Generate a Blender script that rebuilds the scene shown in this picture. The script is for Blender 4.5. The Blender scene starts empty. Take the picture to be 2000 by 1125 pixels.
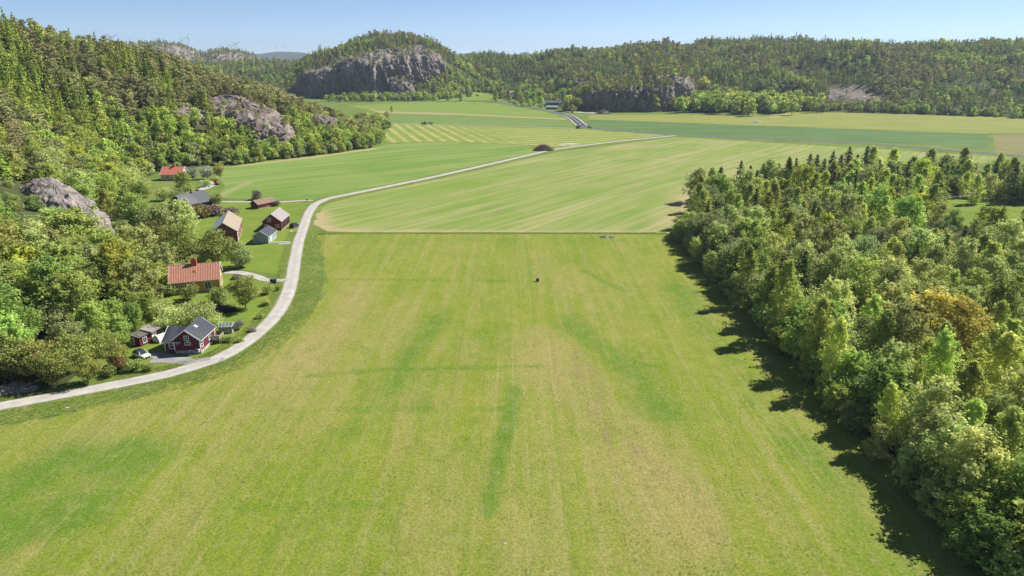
import bpy, bmesh, math, random
import numpy as np
from mathutils import Vector, Matrix, noise as mn

# ------------------------------------------------------------------ camera, sky, sun, exposure
scene = bpy.context.scene
CAM_H, FPX, PITCH = 60.0, 1333.3, math.radians(18.55)
cam_d = bpy.data.cameras.new('camera'); cam = bpy.data.objects.new('camera', cam_d)
scene.collection.objects.link(cam); scene.camera = cam
cam_d.sensor_width = 36.0; cam_d.lens = 24.0
cam_d.clip_start = 0.5; cam_d.clip_end = 40000.0
cam.location = (0, 0, CAM_H); cam.rotation_euler = (math.pi / 2 - PITCH, 0, 0)

SUN_EL, SUN_AZ = math.radians(45), math.radians(63)      # azimuth clockwise from +Y
world = bpy.data.worlds.new('World'); scene.world = world; world.use_nodes = True
wn = world.node_tree
sky = wn.nodes.new('ShaderNodeTexSky'); sky.sky_type = 'NISHITA'; sky.sun_disc = False
sky.sun_elevation = SUN_EL; sky.sun_rotation = SUN_AZ
sky.altitude = 6000; sky.air_density = 1.0; sky.dust_density = 0.0; sky.ozone_density = 2.2
wn.links.new(sky.outputs[0], wn.nodes['Background'].inputs[0])
wn.nodes['Background'].inputs[1].default_value = 0.074
sd = bpy.data.lights.new('sun', 'SUN'); sd.energy = 4.9; sd.angle = math.radians(0.5); sd.color = (1.0, 0.955, 0.88)
sun = bpy.data.objects.new('sun', sd); scene.collection.objects.link(sun)
sv = Vector((math.sin(SUN_AZ) * math.cos(SUN_EL), math.cos(SUN_AZ) * math.cos(SUN_EL), math.sin(SUN_EL)))
sun.rotation_euler = (-sv).to_track_quat('-Z', 'Y').to_euler(); sun.location = (200, 100, 300)
vs = scene.view_settings
vs.view_transform = 'Standard'; vs.look = 'None'; vs.gamma = 1.0; vs.use_curve_mapping = False
vs.exposure = 0.85
scene.cycles.max_bounces = 8; scene.cycles.diffuse_bounces = 6; scene.cycles.transmission_bounces = 4
scene.cycles.transparent_max_bounces = 6; scene.cycles.volume_bounces = 0

# ------------------------------------------------------------------ helpers
COL = scene.collection
rng = np.random.default_rng(7); rnd = random.Random(11)

def G(px, py, z=0.0):
    """point of the valley (height z) that the photograph shows at this spot"""
    u = (px - 1000) / FPX; v = (562.5 - py) / FPX
    dy = math.cos(PITCH) + v * math.sin(PITCH); dz = -math.sin(PITCH) + v * math.cos(PITCH)
    t = (z - CAM_H) / dz
    return (u * t, dy * t, z)
def to_px(x, y, z):
    d = y * math.cos(PITCH) - (z - CAM_H) * math.sin(PITCH)
    w = y * math.sin(PITCH) + (z - CAM_H) * math.cos(PITCH)
    return 1000 + FPX * x / d, 562.5 - FPX * w / d

def tag(o, label=None, cat=None, group=None, kind=None):
    for k, v in (('label', label), ('category', cat), ('group', group), ('kind', kind)):
        if v: o[k] = v
    return o
def empty(name, loc, rz=0.0, label=None, cat=None, group=None):
    o = bpy.data.objects.new(name, None); COL.objects.link(o)
    o.location = loc; o.rotation_euler = (0, 0, rz); o.empty_display_size = 0.5
    return tag(o, label, cat, group)
def link(name, me, parent=None):
    o = bpy.data.objects.new(name, me); COL.objects.link(o); o.parent = parent
    return o
def mesh_np(name, V, F, mat=None, attrs=None, smooth=False):
    """V (n,3), F (m,k) arrays"""
    me = bpy.data.meshes.new(name); V = np.asarray(V, np.float32); F = np.asarray(F, np.int32)
    n, (m, k) = len(V), F.shape
    me.vertices.add(n); me.vertices.foreach_set('co', V.ravel())
    me.loops.add(m * k); me.loops.foreach_set('vertex_index', F.ravel())
    me.polygons.add(m); me.polygons.foreach_set('loop_start', np.arange(0, m * k, k, dtype=np.int32))
    me.polygons.foreach_set('loop_total', np.full(m, k, np.int32))
    for an, dom, arr in (attrs or []):
        a = me.attributes.new(an, 'FLOAT', dom); a.data.foreach_set('value', np.asarray(arr, np.float32))
    me.update(calc_edges=True)
    if smooth: me.polygons.foreach_set('use_smooth', np.ones(m, bool))
    if mat: me.materials.append(mat)
    return me

class MB:
    def __init__(s): s.v = []; s.f = []
    def add(s, vs, fs):
        b = len(s.v); s.v += [tuple(v) for v in vs]; s.f += [tuple(i + b for i in f) for f in fs]; return s
    def box(s, x0, x1, y0, y1, z0, z1):
        return s.add([(x0,y0,z0),(x1,y0,z0),(x1,y1,z0),(x0,y1,z0),(x0,y0,z1),(x1,y0,z1),(x1,y1,z1),(x0,y1,z1)],
                     [(0,3,2,1),(4,5,6,7),(0,1,5,4),(1,2,6,5),(2,3,7,6),(3,0,4,7)])
    def bar(s, a, b, w, h=None, up=(0,0,1)):
        """box beam from a to b"""
        a, b = Vector(a), Vector(b); d = (b - a).normalized(); h = h or w
        u = Vector(up); x = d.cross(u)
        if x.length < 1e-3: x = d.cross(Vector((1,0,0)))
        x.normalize(); y = x.cross(d).normalized(); x *= w / 2; y *= h / 2
        c = [a-x-y, a+x-y, a+x+y, a-x+y, b-x-y, b+x-y, b+x+y, b-x+y]
        return s.add(c, [(0,3,2,1),(4,5,6,7),(0,1,5,4),(1,2,6,5),(2,3,7,6),(3,0,4,7)])
    def tube(s, pts, rad, n=8, cap=True):
        pts = [Vector(p) for p in pts]; vs = []; fs = []
        for i, p in enumerate(pts):
            d = (pts[min(i+1, len(pts)-1)] - pts[max(i-1, 0)]).normalized()
            x = d.cross(Vector((0,0,1)))
            if x.length < 1e-2: x = Vector((1,0,0))
            x.normalize(); y = d.cross(x)
            for k in range(n):
                a = 2*math.pi*k/n; vs.append(p + (x*math.cos(a) + y*math.sin(a))*rad[i])
        for i in range(len(pts)-1):
            for k in range(n):
                fs.append((i*n+k, i*n+(k+1)%n, (i+1)*n+(k+1)%n, (i+1)*n+k))
        if cap: fs.append(tuple(range(n))[::-1]); fs.append(tuple(range((len(pts)-1)*n, len(pts)*n)))
        return s.add(vs, fs)
    def prism(s, prof, axis, a, b):
        """extrude closed 2-D profile between a and b; axis y: prof=(x,z); axis x: prof=(y,z); axis z: prof=(x,y)"""
        n = len(prof)
        def p3(p, t): return {'y': (p[0], t, p[1]), 'x': (t, p[0], p[1]), 'z': (p[0], p[1], t)}[axis]
        vs = [p3(p, a) for p in prof] + [p3(p, b) for p in prof]
        return s.add(vs, [tuple(range(n))[::-1], tuple(range(n, 2*n))] + [(i, (i+1)%n, n+(i+1)%n, n+i) for i in range(n)])
    def build(s, name, mat, parent=None, bevel=0.0, smooth=False):
        me = bpy.data.meshes.new(name); me.from_pydata(s.v, [], s.f)
        bm = bmesh.new(); bm.from_mesh(me); bmesh.ops.recalc_face_normals(bm, faces=bm.faces)
        if bevel: bmesh.ops.bevel(bm, geom=list(bm.edges), offset=bevel, segments=1, affect='EDGES', clamp_overlap=True)
        bm.to_mesh(me); bm.free()
        if smooth:
            me.polygons.foreach_set('use_smooth', np.ones(len(me.polygons), bool))
        me.materials.append(mat)
        return link(name, me, parent)
def copy_tree(o, parent=None):
    c = o.copy(); COL.objects.link(c); c.parent = parent
    for ch in list(o.children): copy_tree(ch, c)
    return c

# numpy value noise
def _h(ix, iy, s):
    n = (ix.astype(np.int64) * 374761393 + iy.astype(np.int64) * 668265263 + s * 982451653) & 0x7fffffff
    n = ((n ^ (n >> 13)) * 1274126177) & 0x7fffffff
    return ((n ^ (n >> 16)) & 0xffff) / 65535.0
def vnoise(x, y, s=0):
    x = np.asarray(x, float); y = np.asarray(y, float)
    ix, iy = np.floor(x), np.floor(y); fx, fy = x - ix, y - iy
    fx = fx*fx*(3-2*fx); fy = fy*fy*(3-2*fy)
    a = _h(ix, iy, s)*(1-fx) + _h(ix+1, iy, s)*fx; b = _h(ix, iy+1, s)*(1-fx) + _h(ix+1, iy+1, s)*fx
    return a*(1-fy) + b*fy
def fbm(x, y, s=0, o=4):
    t = 0; a = 0.5; f = 1.0
    for i in range(o): t = t + a*vnoise(x*f, y*f, s+i*17); a *= 0.5; f *= 2.03
    return t / (1 - 0.5**o)
def sstep(t): t = np.clip(t, 0, 1); return t*t*(3-2*t)

# ------------------------------------------------------------------ materials
def new_mat(name):
    m = bpy.data.materials.new(name); m.use_nodes = True
    nt = m.node_tree; b = nt.nodes['Principled BSDF']; b.inputs['Specular IOR Level'].default_value = 0.2
    return m, nt, b
def N(nt, t, **kw):
    n = nt.nodes.new(t)
    for k, v in kw.items(): setattr(n, k, v)
    return n
def coords(nt, scale=(1,1,1), rz=0.0, world=True):
    if world: src = N(nt, 'ShaderNodeNewGeometry').outputs['Position']
    else: src = N(nt, 'ShaderNodeTexCoord').outputs['Object']
    mp = N(nt, 'ShaderNodeMapping', vector_type='TEXTURE')          # turns by -rz first, then squeezes
    mp.inputs['Scale'].default_value = tuple(1.0/k for k in scale); mp.inputs['Rotation'].default_value = (0, 0, -rz)
    nt.links.new(src, mp.inputs[0]); return mp.outputs[0]
def noise(nt, vec, scale, detail=4, rough=0.55):
    n = N(nt, 'ShaderNodeTexNoise'); n.inputs['Scale'].default_value = scale
    n.inputs['Detail'].default_value = detail; n.inputs['Roughness'].default_value = rough
    nt.links.new(vec, n.inputs['Vector']); return n.outputs['Fac']
def ramp(nt, fac, stops, interp='LINEAR'):
    r = N(nt, 'ShaderNodeValToRGB'); cr = r.color_ramp; cr.interpolation = interp
    while len(cr.elements) < len(stops): cr.elements.new(0.5)
    for e, (p, c) in zip(cr.elements, stops):
        e.position = p; e.color = (*c, 1) if not np.isscalar(c) else (c, c, c, 1)
    nt.links.new(fac, r.inputs[0]); return r.outputs[0]
def mix(nt, fac, a, b, mode='MIX'):
    m = N(nt, 'ShaderNodeMix', data_type='RGBA', blend_type=mode)
    for i, x in ((0, fac), (6, a), (7, b)):
        if hasattr(x, 'is_output'): nt.links.new(x, m.inputs[i])
        else: m.inputs[i].default_value = (*x, 1) if isinstance(x, tuple) else x
    return m.outputs[2]
def math_n(nt, op, a, b=None, clamp=False):
    m = N(nt, 'ShaderNodeMath', operation=op, use_clamp=clamp)
    for i, x in ((0, a), (1, b)):
        if x is None: continue
        if hasattr(x, 'is_output'): nt.links.new(x, m.inputs[i])
        else: m.inputs[i].default_value = x
    return m.outputs[0]
def bump(nt, b, h, dist, strength=1.0):
    n = N(nt, 'ShaderNodeBump'); n.inputs['Distance'].default_value = dist; n.inputs['Strength'].default_value = strength
    nt.links.new(h, n.inputs['Height']); nt.links.new(n.outputs[0], b.inputs['Normal'])
def simple(name, c, var=0.12, scale=2.0, rough=0.7, bmp=0.0, metal=0.0, stretch=(1,1,1), spec=0.3, scale2=None):
    """one paint / wood / metal colour with uneven tone"""
    m, nt, b = new_mat(name); v = coords(nt, stretch, world=False)
    f = noise(nt, v, scale, 5, 0.6)
    lo = tuple(x*(1-var*2.0) for x in c); hi = tuple(min(1, x*(1+var*1.6)) for x in c)
    nt.links.new(ramp(nt, f, [(0.3, lo), (0.7, hi)]), b.inputs['Base Color'])
    b.inputs['Roughness'].default_value = rough; b.inputs['Metallic'].default_value = metal
    b.inputs['Specular IOR Level'].default_value = spec
    if bmp: bump(nt, b, f, bmp)
    return m
LEAF = 3.55
def leaf_mat(name, ca, cb, cc, trans=0.3, hue=0.02, val=0.3, k=None):
    """leaf colour runs ca > cb > cc over the leaves; each tree shifts a little"""
    ca, cb, cc = [tuple(min(0.8, x*(k or LEAF)) for x in c) for c in (ca, cb, cc)]; trans = trans + 0.15
    m = bpy.data.materials.new(name); m.use_nodes = True; nt = m.node_tree; nt.nodes.clear()
    at = N(nt, 'ShaderNodeAttribute', attribute_name='tint')
    col = ramp(nt, at.outputs['Fac'], [(0.0, ca), (0.5, cb), (1.0, cc)])
    oi = N(nt, 'ShaderNodeObjectInfo'); hs = N(nt, 'ShaderNodeHueSaturation')
    nt.links.new(math_n(nt, 'ADD', math_n(nt, 'MULTIPLY', oi.outputs['Random'], hue*2), 0.5-hue), hs.inputs['Hue'])
    r2 = math_n(nt, 'FRACT', math_n(nt, 'MULTIPLY', oi.outputs['Random'], 7.31))
    nt.links.new(math_n(nt, 'ADD', math_n(nt, 'MULTIPLY', r2, val*2), 1-val), hs.inputs['Value'])
    nt.links.new(col, hs.inputs['Color']); hs.inputs['Saturation'].default_value = 0.96
    d = N(nt, 'ShaderNodeBsdfDiffuse'); t = N(nt, 'ShaderNodeBsdfTranslucent'); mx = N(nt, 'ShaderNodeMixShader')
    nt.links.new(hs.outputs[0], d.inputs[0]); nt.links.new(hs.outputs[0], t.inputs[0])
    mx.inputs[0].default_value = trans
    nt.links.new(d.outputs[0], mx.inputs[1]); nt.links.new(t.outputs[0], mx.inputs[2])
    out = N(nt, 'ShaderNodeOutputMaterial'); nt.links.new(mx.outputs[0], out.inputs[0])
    return m

def grass_mat(name, stops, dry=None, streak=None, streak_rz=0.0, fine=(0.75, 1.2), big=0.03, streak_scale=0.25, stretch=40.0, streak_amt=0.8, rng_=(0.45, 0.7), attr=None, bmp=0.12, mott=None, lines=None):
    m, nt, b = new_mat(name); p = coords(nt)
    col = ramp(nt, noise(nt, p, big, 6, 0.62), stops)
    if streak:
        # rows along local x after rotation: squeeze along the row
        s1 = coords(nt, (1.0/stretch, 1.0, 1.0), streak_rz)
        f = noise(nt, s1, streak_scale, 4, 0.6)
        g = noise(nt, coords(nt, (0.3, 1, 1), streak_rz), 0.05, 3, 0.5)
        fac = math_n(nt, 'MULTIPLY', math_n(nt, 'MULTIPLY', f, math_n(nt, 'ADD', g, 0.5)), 1.0)
        fac = ramp(nt, fac, [(rng_[0], 0.0), (rng_[1], streak_amt)])
        col = mix(nt, fac, col, streak)
    if attr:
        for an, c, lo, hi, amt in attr:
            a = N(nt, 'ShaderNodeAttribute', attribute_name=an).outputs['Fac']
            j = math_n(nt, 'ADD', a, math_n(nt, 'MULTIPLY', math_n(nt, 'SUBTRACT', noise(nt, p, 0.9, 5, 0.7), 0.5), 0.75))
            col = mix(nt, ramp(nt, j, [(lo, 0.0), (hi, amt)]), col, c)
    if mott:
        mo = noise(nt, coords(nt, (1, 0.55, 1)), mott[1], 8, 0.72); col = mix(nt, ramp(nt, mo, [(0.48, 0.0), (0.66, mott[2])]), col, mott[0])
        mo = noise(nt, p, mott[1]*3.1, 5, 0.8); col = mix(nt, ramp(nt, mo, [(0.66, 0.0), (0.74, 0.7)]), col, tuple(c*0.45 for c in mott[0]))
        mo = noise(nt, coords(nt, (0.8, 0.5, 1)), mott[1]*0.7, 8, 0.75); col = mix(nt, ramp(nt, mo, [(0.34, mott[2]), (0.47, 0.0)]), col, mott[3])
    if lines:
        # mowing and wheel lines that run the length of the field
        for c_, sc_, lo_, hi_, am_ in ((lines[0], 1.1, 0.59, 0.69, 0.45), (lines[1], 0.5, 0.58, 0.70, 0.55), (lines[0], 0.33, 0.60, 0.74, 0.3)):
            l_ = noise(nt, coords(nt, (0.011, 1, 1), math.radians(-90)), sc_, 3, 0.5); b_ = noise(nt, p, 0.05, 4, 0.7)
            k_ = math_n(nt, 'MULTIPLY', ramp(nt, l_, [(lo_, 0.0), (hi_, am_)]), ramp(nt, b_, [(0.38, 0.25), (0.58, 1.0)]))
            col = mix(nt, math_n(nt, 'MULTIPLY', k_, ramp(nt, noise(nt, p, 1.3, 4, 0.7), [(0.3, 0.3), (0.6, 1.0)])), col, c_)
    fn = noise(nt, p, 2.6, 6, 0.75)
    col = mix(nt, 1.0, col, ramp(nt, fn, [(0.25, fine[0]), (0.75, fine[1])]), 'MULTIPLY')
    nt.links.new(col, b.inputs['Base Color']); b.inputs['Roughness'].default_value = 0.95; b.inputs['Specular IOR Level'].default_value = 0.05
    bump(nt, b, fn, bmp, 0.7)
    return m
def rock_mat(name, ca=(0.365, 0.290, 0.262), cb=(0.175, 0.142, 0.134), moss=(0.10, 0.10, 0.045), sc=1.0, moss_amt=0.8):
    m, nt, b = new_mat(name); p = coords(nt, (1, 1, 0.35))
    f = noise(nt, p, 0.10*sc, 8, 0.68); g = noise(nt, coords(nt), 0.5*sc, 6, 0.7)
    col = ramp(nt, f, [(0.34, cb), (0.47, tuple((x+y)/2 for x, y in zip(ca, cb))), (0.62, ca), (0.75, tuple(min(1, x*1.35) for x in ca))])
    vo = N(nt, 'ShaderNodeTexVoronoi', feature='DISTANCE_TO_EDGE'); vo.inputs['Scale'].default_value = 0.16*sc
    wv = N(nt, 'ShaderNodeVectorMath', operation='ADD')
    nz = N(nt, 'ShaderNodeTexNoise'); nz.inputs['Scale'].default_value = 0.15*sc; nz.inputs['Detail'].default_value = 3
    sc_ = N(nt, 'ShaderNodeVectorMath', operation='SCALE'); sc_.inputs['Scale'].default_value = 7/sc
    nt.links.new(nz.outputs['Color'], sc_.inputs[0]); nt.links.new(p, wv.inputs[0]); nt.links.new(sc_.outputs[0], wv.inputs[1])
    nt.links.new(wv.outputs[0], vo.inputs['Vector'])
    crack = ramp(nt, vo.outputs['Distance'], [(0.0, 0.72), (0.05, 1.0)])
    col = mix(nt, 1.0, col, crack, 'MULTIPLY')
    col = mix(nt, 1.0, col, ramp(nt, g, [(0.25, 0.7), (0.75, 1.2)]), 'MULTIPLY')
    nz_ = N(nt, 'ShaderNodeSeparateXYZ'); nt.links.new(N(nt, 'ShaderNodeNewGeometry').outputs['Normal'], nz_.inputs[0])
    mm = math_n(nt, 'MULTIPLY', ramp(nt, nz_.outputs['Z'], [(0.5, 0.0), (0.85, 1.0)]), ramp(nt, noise(nt, coords(nt), 0.22*sc, 5, 0.65), [(0.5, 0.0), (0.6, moss_amt)]))
    col = mix(nt, mm, col, moss)
    nt.links.new(col, b.inputs['Base Color']); b.inputs['Roughness'].default_value = 0.9
    hh = math_n(nt, 'ADD', math_n(nt, 'MULTIPLY', vo.outputs['Distance'], 1.5), math_n(nt, 'ADD', f, g))
    bump(nt, b, hh, 1.6/sc, 0.9)
    return m
def gravel_mat(name, c, edge=0.2):
    m, nt, b = new_mat(name); p = coords(nt)
    a = noise(nt, p, 0.35, 5, 0.6); g = noise(nt, p, 6.0, 4, 0.8)
    col = ramp(nt, a, [(0.3, tuple(x*0.82 for x in c)), (0.7, tuple(x*1.12 for x in c))])
    col = mix(nt, 1.0, col, ramp(nt, g, [(0.3, 0.8), (0.7, 1.15)]), 'MULTIPLY')
    at = N(nt, 'ShaderNodeAttribute', attribute_name='across').outputs['Fac']     # 0 edge .. 1 middle
    e = ramp(nt, math_n(nt, 'ADD', at, math_n(nt, 'MULTIPLY', math_n(nt, 'SUBTRACT', noise(nt, p, 0.9, 5, 0.75), 0.5), 0.5)), [(0.02, 0.62), (0.16, 1.0), (0.42, 1.04), (0.56, 1.04), (0.8, 0.96), (1.0, 0.93)])
    col = mix(nt, 1.0, col, e, 'MULTIPLY')
    nt.links.new(col, b.inputs['Base Color']); b.inputs['Roughness'].default_value = 0.95; b.inputs['Specular IOR Level'].default_value = 0.05
    bump(nt, b, g, 0.03, 0.6)
    return m
def glass_mat(name, c=(0.03, 0.04, 0.05)):
    m, nt, b = new_mat(name)
    f = noise(nt, coords(nt, world=False), 1.3, 3)
    nt.links.new(ramp(nt, f, [(0.3, tuple(x*0.6 for x in c)), (0.7, tuple(x*1.6 for x in c))]), b.inputs['Base Color'])
    b.inputs['Roughness'].default_value = 0.08; b.inputs['Specular IOR Level'].default_value = 0.6
    return m

M = {}
M['ground'] = grass_mat('valley_grass', [(0.3, (0.09, 0.14, 0.030)), (0.5, (0.13, 0.18, 0.040)), (0.7, (0.17, 0.19, 0.055))], big=0.05)
M['meadow'] = grass_mat('meadow_grass', [(0.30, (0.142, 0.200, 0.020)), (0.5, (0.175, 0.222, 0.025)), (0.72, (0.215, 0.232, 0.036))], big=0.06,
    streak=(0.275, 0.250, 0.085), streak_rz=math.radians(-90), streak_scale=0.45, stretch=22, streak_amt=0.6, rng_=(0.42, 0.72),
    attr=[('dry', (0.285, 0.242, 0.090), 0.40, 0.9, 0.8), ('lush', (0.100, 0.182, 0.020), 0.38, 0.86, 0.88), ('bare', (0.22, 0.16, 0.085), 0.55, 0.95, 0.8)], fine=(0.55, 1.38), bmp=0.25, mott=((0.33, 0.27, 0.125), 0.55, 0.32, (0.095, 0.155, 0.025)), lines=((0.36, 0.30, 0.15), (0.115, 0.175, 0.028)))
M['arable'] = grass_mat('young_crop', [(0.3, (0.135, 0.215, 0.035)), (0.6, (0.165, 0.235, 0.045)), (0.75, (0.20, 0.235, 0.06))],
    streak=(0.335, 0.290, 0.150), streak_rz=math.radians(-52), streak_scale=0.28, stretch=26, streak_amt=0.8, rng_=(0.40, 0.72), attr=[('bare', (0.36, 0.29, 0.16), 0.45, 0.9, 0.8)], fine=(0.85, 1.12))
M['crop_west'] = grass_mat('young_crop_west', [(0.3, (0.115, 0.200, 0.035)), (0.7, (0.150, 0.225, 0.045))],
    streak=(0.265, 0.285, 0.115), streak_rz=math.radians(-38), streak_scale=0.12, stretch=16, streak_amt=0.6, rng_=(0.40, 0.68), attr=[('bare', (0.36, 0.29, 0.16), 0.45, 0.9, 0.8)], fine=(0.88, 1.1))
M['far_green'] = grass_mat('far_green_grass', [(0.3, (0.135, 0.215, 0.035)), (0.7, (0.175, 0.235, 0.045))], streak=(0.23, 0.25, 0.08), streak_rz=math.radians(-5), streak_scale=0.08, stretch=20, streak_amt=0.6)
M['far_green2'] = grass_mat('far_strip_grass', [(0.3, (0.115, 0.185, 0.040)), (0.7, (0.145, 0.205, 0.055))], streak=(0.20, 0.23, 0.09), streak_rz=math.radians(-3), streak_scale=0.25, stretch=60, streak_amt=0.7)
M['crop_dark'] = grass_mat('dark_crop', [(0.3, (0.075, 0.140, 0.045)), (0.7, (0.100, 0.165, 0.055))], streak=(0.16, 0.21, 0.07), streak_rz=math.radians(5), streak_scale=0.09, stretch=25, streak_amt=0.6)
M['crop_yellow'] = grass_mat('yellow_crop', [(0.3, (0.190, 0.220, 0.050)), (0.7, (0.255, 0.250, 0.070))], streak=(0.165, 0.205, 0.05), streak_rz=math.radians(5), streak_scale=0.10, stretch=25, streak_amt=0.7)
M['field_brown'] = grass_mat('stubble', [(0.3, (0.165, 0.165, 0.065)), (0.7, (0.22, 0.195, 0.085))])
M['lawn'] = grass_mat('lawn', [(0.3, (0.120, 0.178, 0.028)), (0.55, (0.155, 0.210, 0.034)), (0.75, (0.225, 0.235, 0.060))], big=0.10, fine=(0.75, 1.2))
M['verge'] = grass_mat('verge_grass', [(0.3, (0.110, 0.170, 0.032)), (0.55, (0.145, 0.200, 0.042)), (0.75, (0.200, 0.220, 0.068))], big=0.12, fine=(0.6, 1.3), bmp=0.3, mott=((0.27, 0.25, 0.11), 0.3, 0.6, (0.07, 0.125, 0.025)))
M['straw'] = grass_mat('dry_strip', [(0.3, (0.26, 0.23, 0.10)), (0.7, (0.34, 0.29, 0.15))], big=0.2)
M['forest_floor'] = grass_mat('forest_floor', [(0.3, (0.045, 0.060, 0.022)), (0.55, (0.075, 0.085, 0.030)), (0.75, (0.13, 0.11, 0.06))], big=0.08, fine=(0.6, 1.3), bmp=0.4)
M['far_woods'] = grass_mat('far_wooded_slope', [(0.35, (0.030, 0.045, 0.022)), (0.55, (0.055, 0.070, 0.028)), (0.7, (0.10, 0.105, 0.05))], big=0.02, fine=(0.5, 1.4), bmp=3.0)
M['gravel'] = gravel_mat('gravel', (0.41, 0.385, 0.345))
M['asphalt'] = gravel_mat('asphalt', (0.085, 0.085, 0.092))
M['asphalt_pale'] = gravel_mat('asphalt_worn', (0.27, 0.262, 0.255))
M['asphalt_main'] = gravel_mat('asphalt_main', (0.135, 0.14, 0.155))
M['roadpaint'] = simple('road_paint', (0.75, 0.75, 0.72))
M['rock'] = rock_mat('granite')
M['rock_far'] = rock_mat('granite_far', ca=(0.335, 0.282, 0.248), cb=(0.125, 0.110, 0.104), sc=0.5, moss_amt=1.0)
M['rock_near'] = rock_mat('granite_near', ca=(0.39, 0.335, 0.31), cb=(0.22, 0.19, 0.18), sc=1.6)
M['bark'] = simple('bark_grey', (0.13, 0.105, 0.085), 0.25, 3, 0.95, 0.03, stretch=(1,1,0.2))
M['bark_birch'] = simple('bark_birch', (0.42, 0.40, 0.37), 0.35, 4, 0.9, stretch=(1,1,2))
M['bark_pine'] = simple('bark_pine', (0.24, 0.13, 0.075), 0.25, 3, 0.95, 0.03)
# leaves: three tones each
M['L_birch'] = leaf_mat('leaf_birch', (0.072, 0.088, 0.020), (0.118, 0.136, 0.030), (0.180, 0.195, 0.052), 0.34, k=4.3)
M['L_alder'] = leaf_mat('leaf_alder', (0.058, 0.072, 0.022), (0.108, 0.122, 0.038), (0.175, 0.182, 0.070), 0.32, k=4.2)
M['L_maple'] = leaf_mat('leaf_maple', (0.050, 0.074, 0.016), (0.090, 0.122, 0.025), (0.155, 0.180, 0.045), 0.32, k=3.7)
M['L_oak'] = leaf_mat('leaf_oak', (0.055, 0.064, 0.015), (0.098, 0.108, 0.024), (0.160, 0.162, 0.042), 0.25, k=3.0)
M['L_lime'] = leaf_mat('leaf_lime', (0.075, 0.096, 0.014), (0.130, 0.150, 0.021), (0.200, 0.212, 0.036), 0.33)
M['L_willow'] = leaf_mat('leaf_willow', (0.068, 0.088, 0.030), (0.115, 0.140, 0.050), (0.180, 0.200, 0.088), 0.25, k=2.8)
M['L_gold'] = leaf_mat('leaf_gold', (0.085, 0.084, 0.020), (0.150, 0.132, 0.028), (0.225, 0.185, 0.036), 0.30, k=3.9)
M['L_spruce'] = leaf_mat('needle_spruce', (0.020, 0.034, 0.012), (0.038, 0.055, 0.016), (0.075, 0.090, 0.024), 0.1, k=3.4)
M['L_pine'] = leaf_mat('needle_pine', (0.046, 0.048, 0.020), (0.084, 0.083, 0.033), (0.136, 0.128, 0.054), 0.15, k=4.0)
M['L_bush'] = leaf_mat('leaf_bush', (0.048, 0.070, 0.018), (0.090, 0.115, 0.028), (0.165, 0.180, 0.055), 0.25)
M['L_copper'] = leaf_mat('leaf_copper', (0.095, 0.068, 0.022), (0.170, 0.120, 0.040), (0.240, 0.175, 0.070), 0.2, k=1.7)
M['L_purple'] = leaf_mat('leaf_purple', (0.085, 0.070, 0.055), (0.150, 0.125, 0.100), (0.220, 0.190, 0.150), 0.2, k=1.7)
M['L_blossom'] = leaf_mat('leaf_blossom', (0.120, 0.140, 0.055), (0.260, 0.260, 0.190), (0.520, 0.500, 0.460), 0.2, k=1.4)
M['L_forest_con'] = leaf_mat('far_conifer', (0.030, 0.044, 0.014), (0.055, 0.070, 0.020), (0.105, 0.110, 0.034), 0.15, hue=0.03, val=0.3, k=4.4)
M['L_forest_spruce'] = leaf_mat('hill_spruce', (0.042, 0.058, 0.010), (0.085, 0.105, 0.016), (0.150, 0.165, 0.030), 0.15, hue=0.02, val=0.25, k=3.9)
M['L_forest_pine'] = leaf_mat('far_pine', (0.044, 0.046, 0.018), (0.080, 0.078, 0.030), (0.135, 0.122, 0.050), 0.15, hue=0.02, val=0.3, k=4.4)
M['L_forest_dec'] = leaf_mat('far_broadleaf', (0.060, 0.085, 0.016), (0.115, 0.145, 0.026), (0.195, 0.215, 0.050), 0.25, hue=0.022, val=0.28, k=3.3)
M['L_tuft'] = leaf_mat('grass_blade', (0.085, 0.145, 0.022), (0.150, 0.205, 0.035), (0.270, 0.255, 0.085), 0.4, hue=0.02, val=0.25, k=2.0)
M['twig'] = simple('twigs_dead', (0.27, 0.20, 0.155), 0.3, 3, 0.95)
M['twig_dark'] = simple('twigs_dark', (0.060, 0.050, 0.045), 0.3, 3, 0.95)
# ------------------------------------------------------------------ terrain
def heightgrid(name, x0, x1, y0, y1, step, fn, mat, smooth=True):
    xs = np.arange(x0, x1 + step, step); ys = np.arange(y0, y1 + step, step)
    X, Y = np.meshgrid(xs, ys); Z = fn(X, Y); nx, ny = len(xs), len(ys)
    V = np.stack([X, Y, Z], -1).reshape(-1, 3)
    i = (np.arange(ny-1)[:, None]*nx + np.arange(nx-1)[None, :]).ravel()
    F = np.stack([i, i+1, i+1+nx, i+nx], 1)
    keep = (Z.ravel()[F] > -2.5).any(1)
    F = F[keep]; used = np.unique(F); re = np.full(len(V), -1); re[used] = np.arange(len(used))
    o = link(name, mesh_np(name, V[used], re[F], mat, smooth=smooth)); tag(o, kind='structure')
    return o
g = MB(); R = 14000
g.add([(-R, -2000, 0), (R, -2000, 0), (R, R, 0), (-R, R, 0)], [(0, 1, 2, 3)])
tag(g.build('ground', M['ground']), kind='structure')

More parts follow.
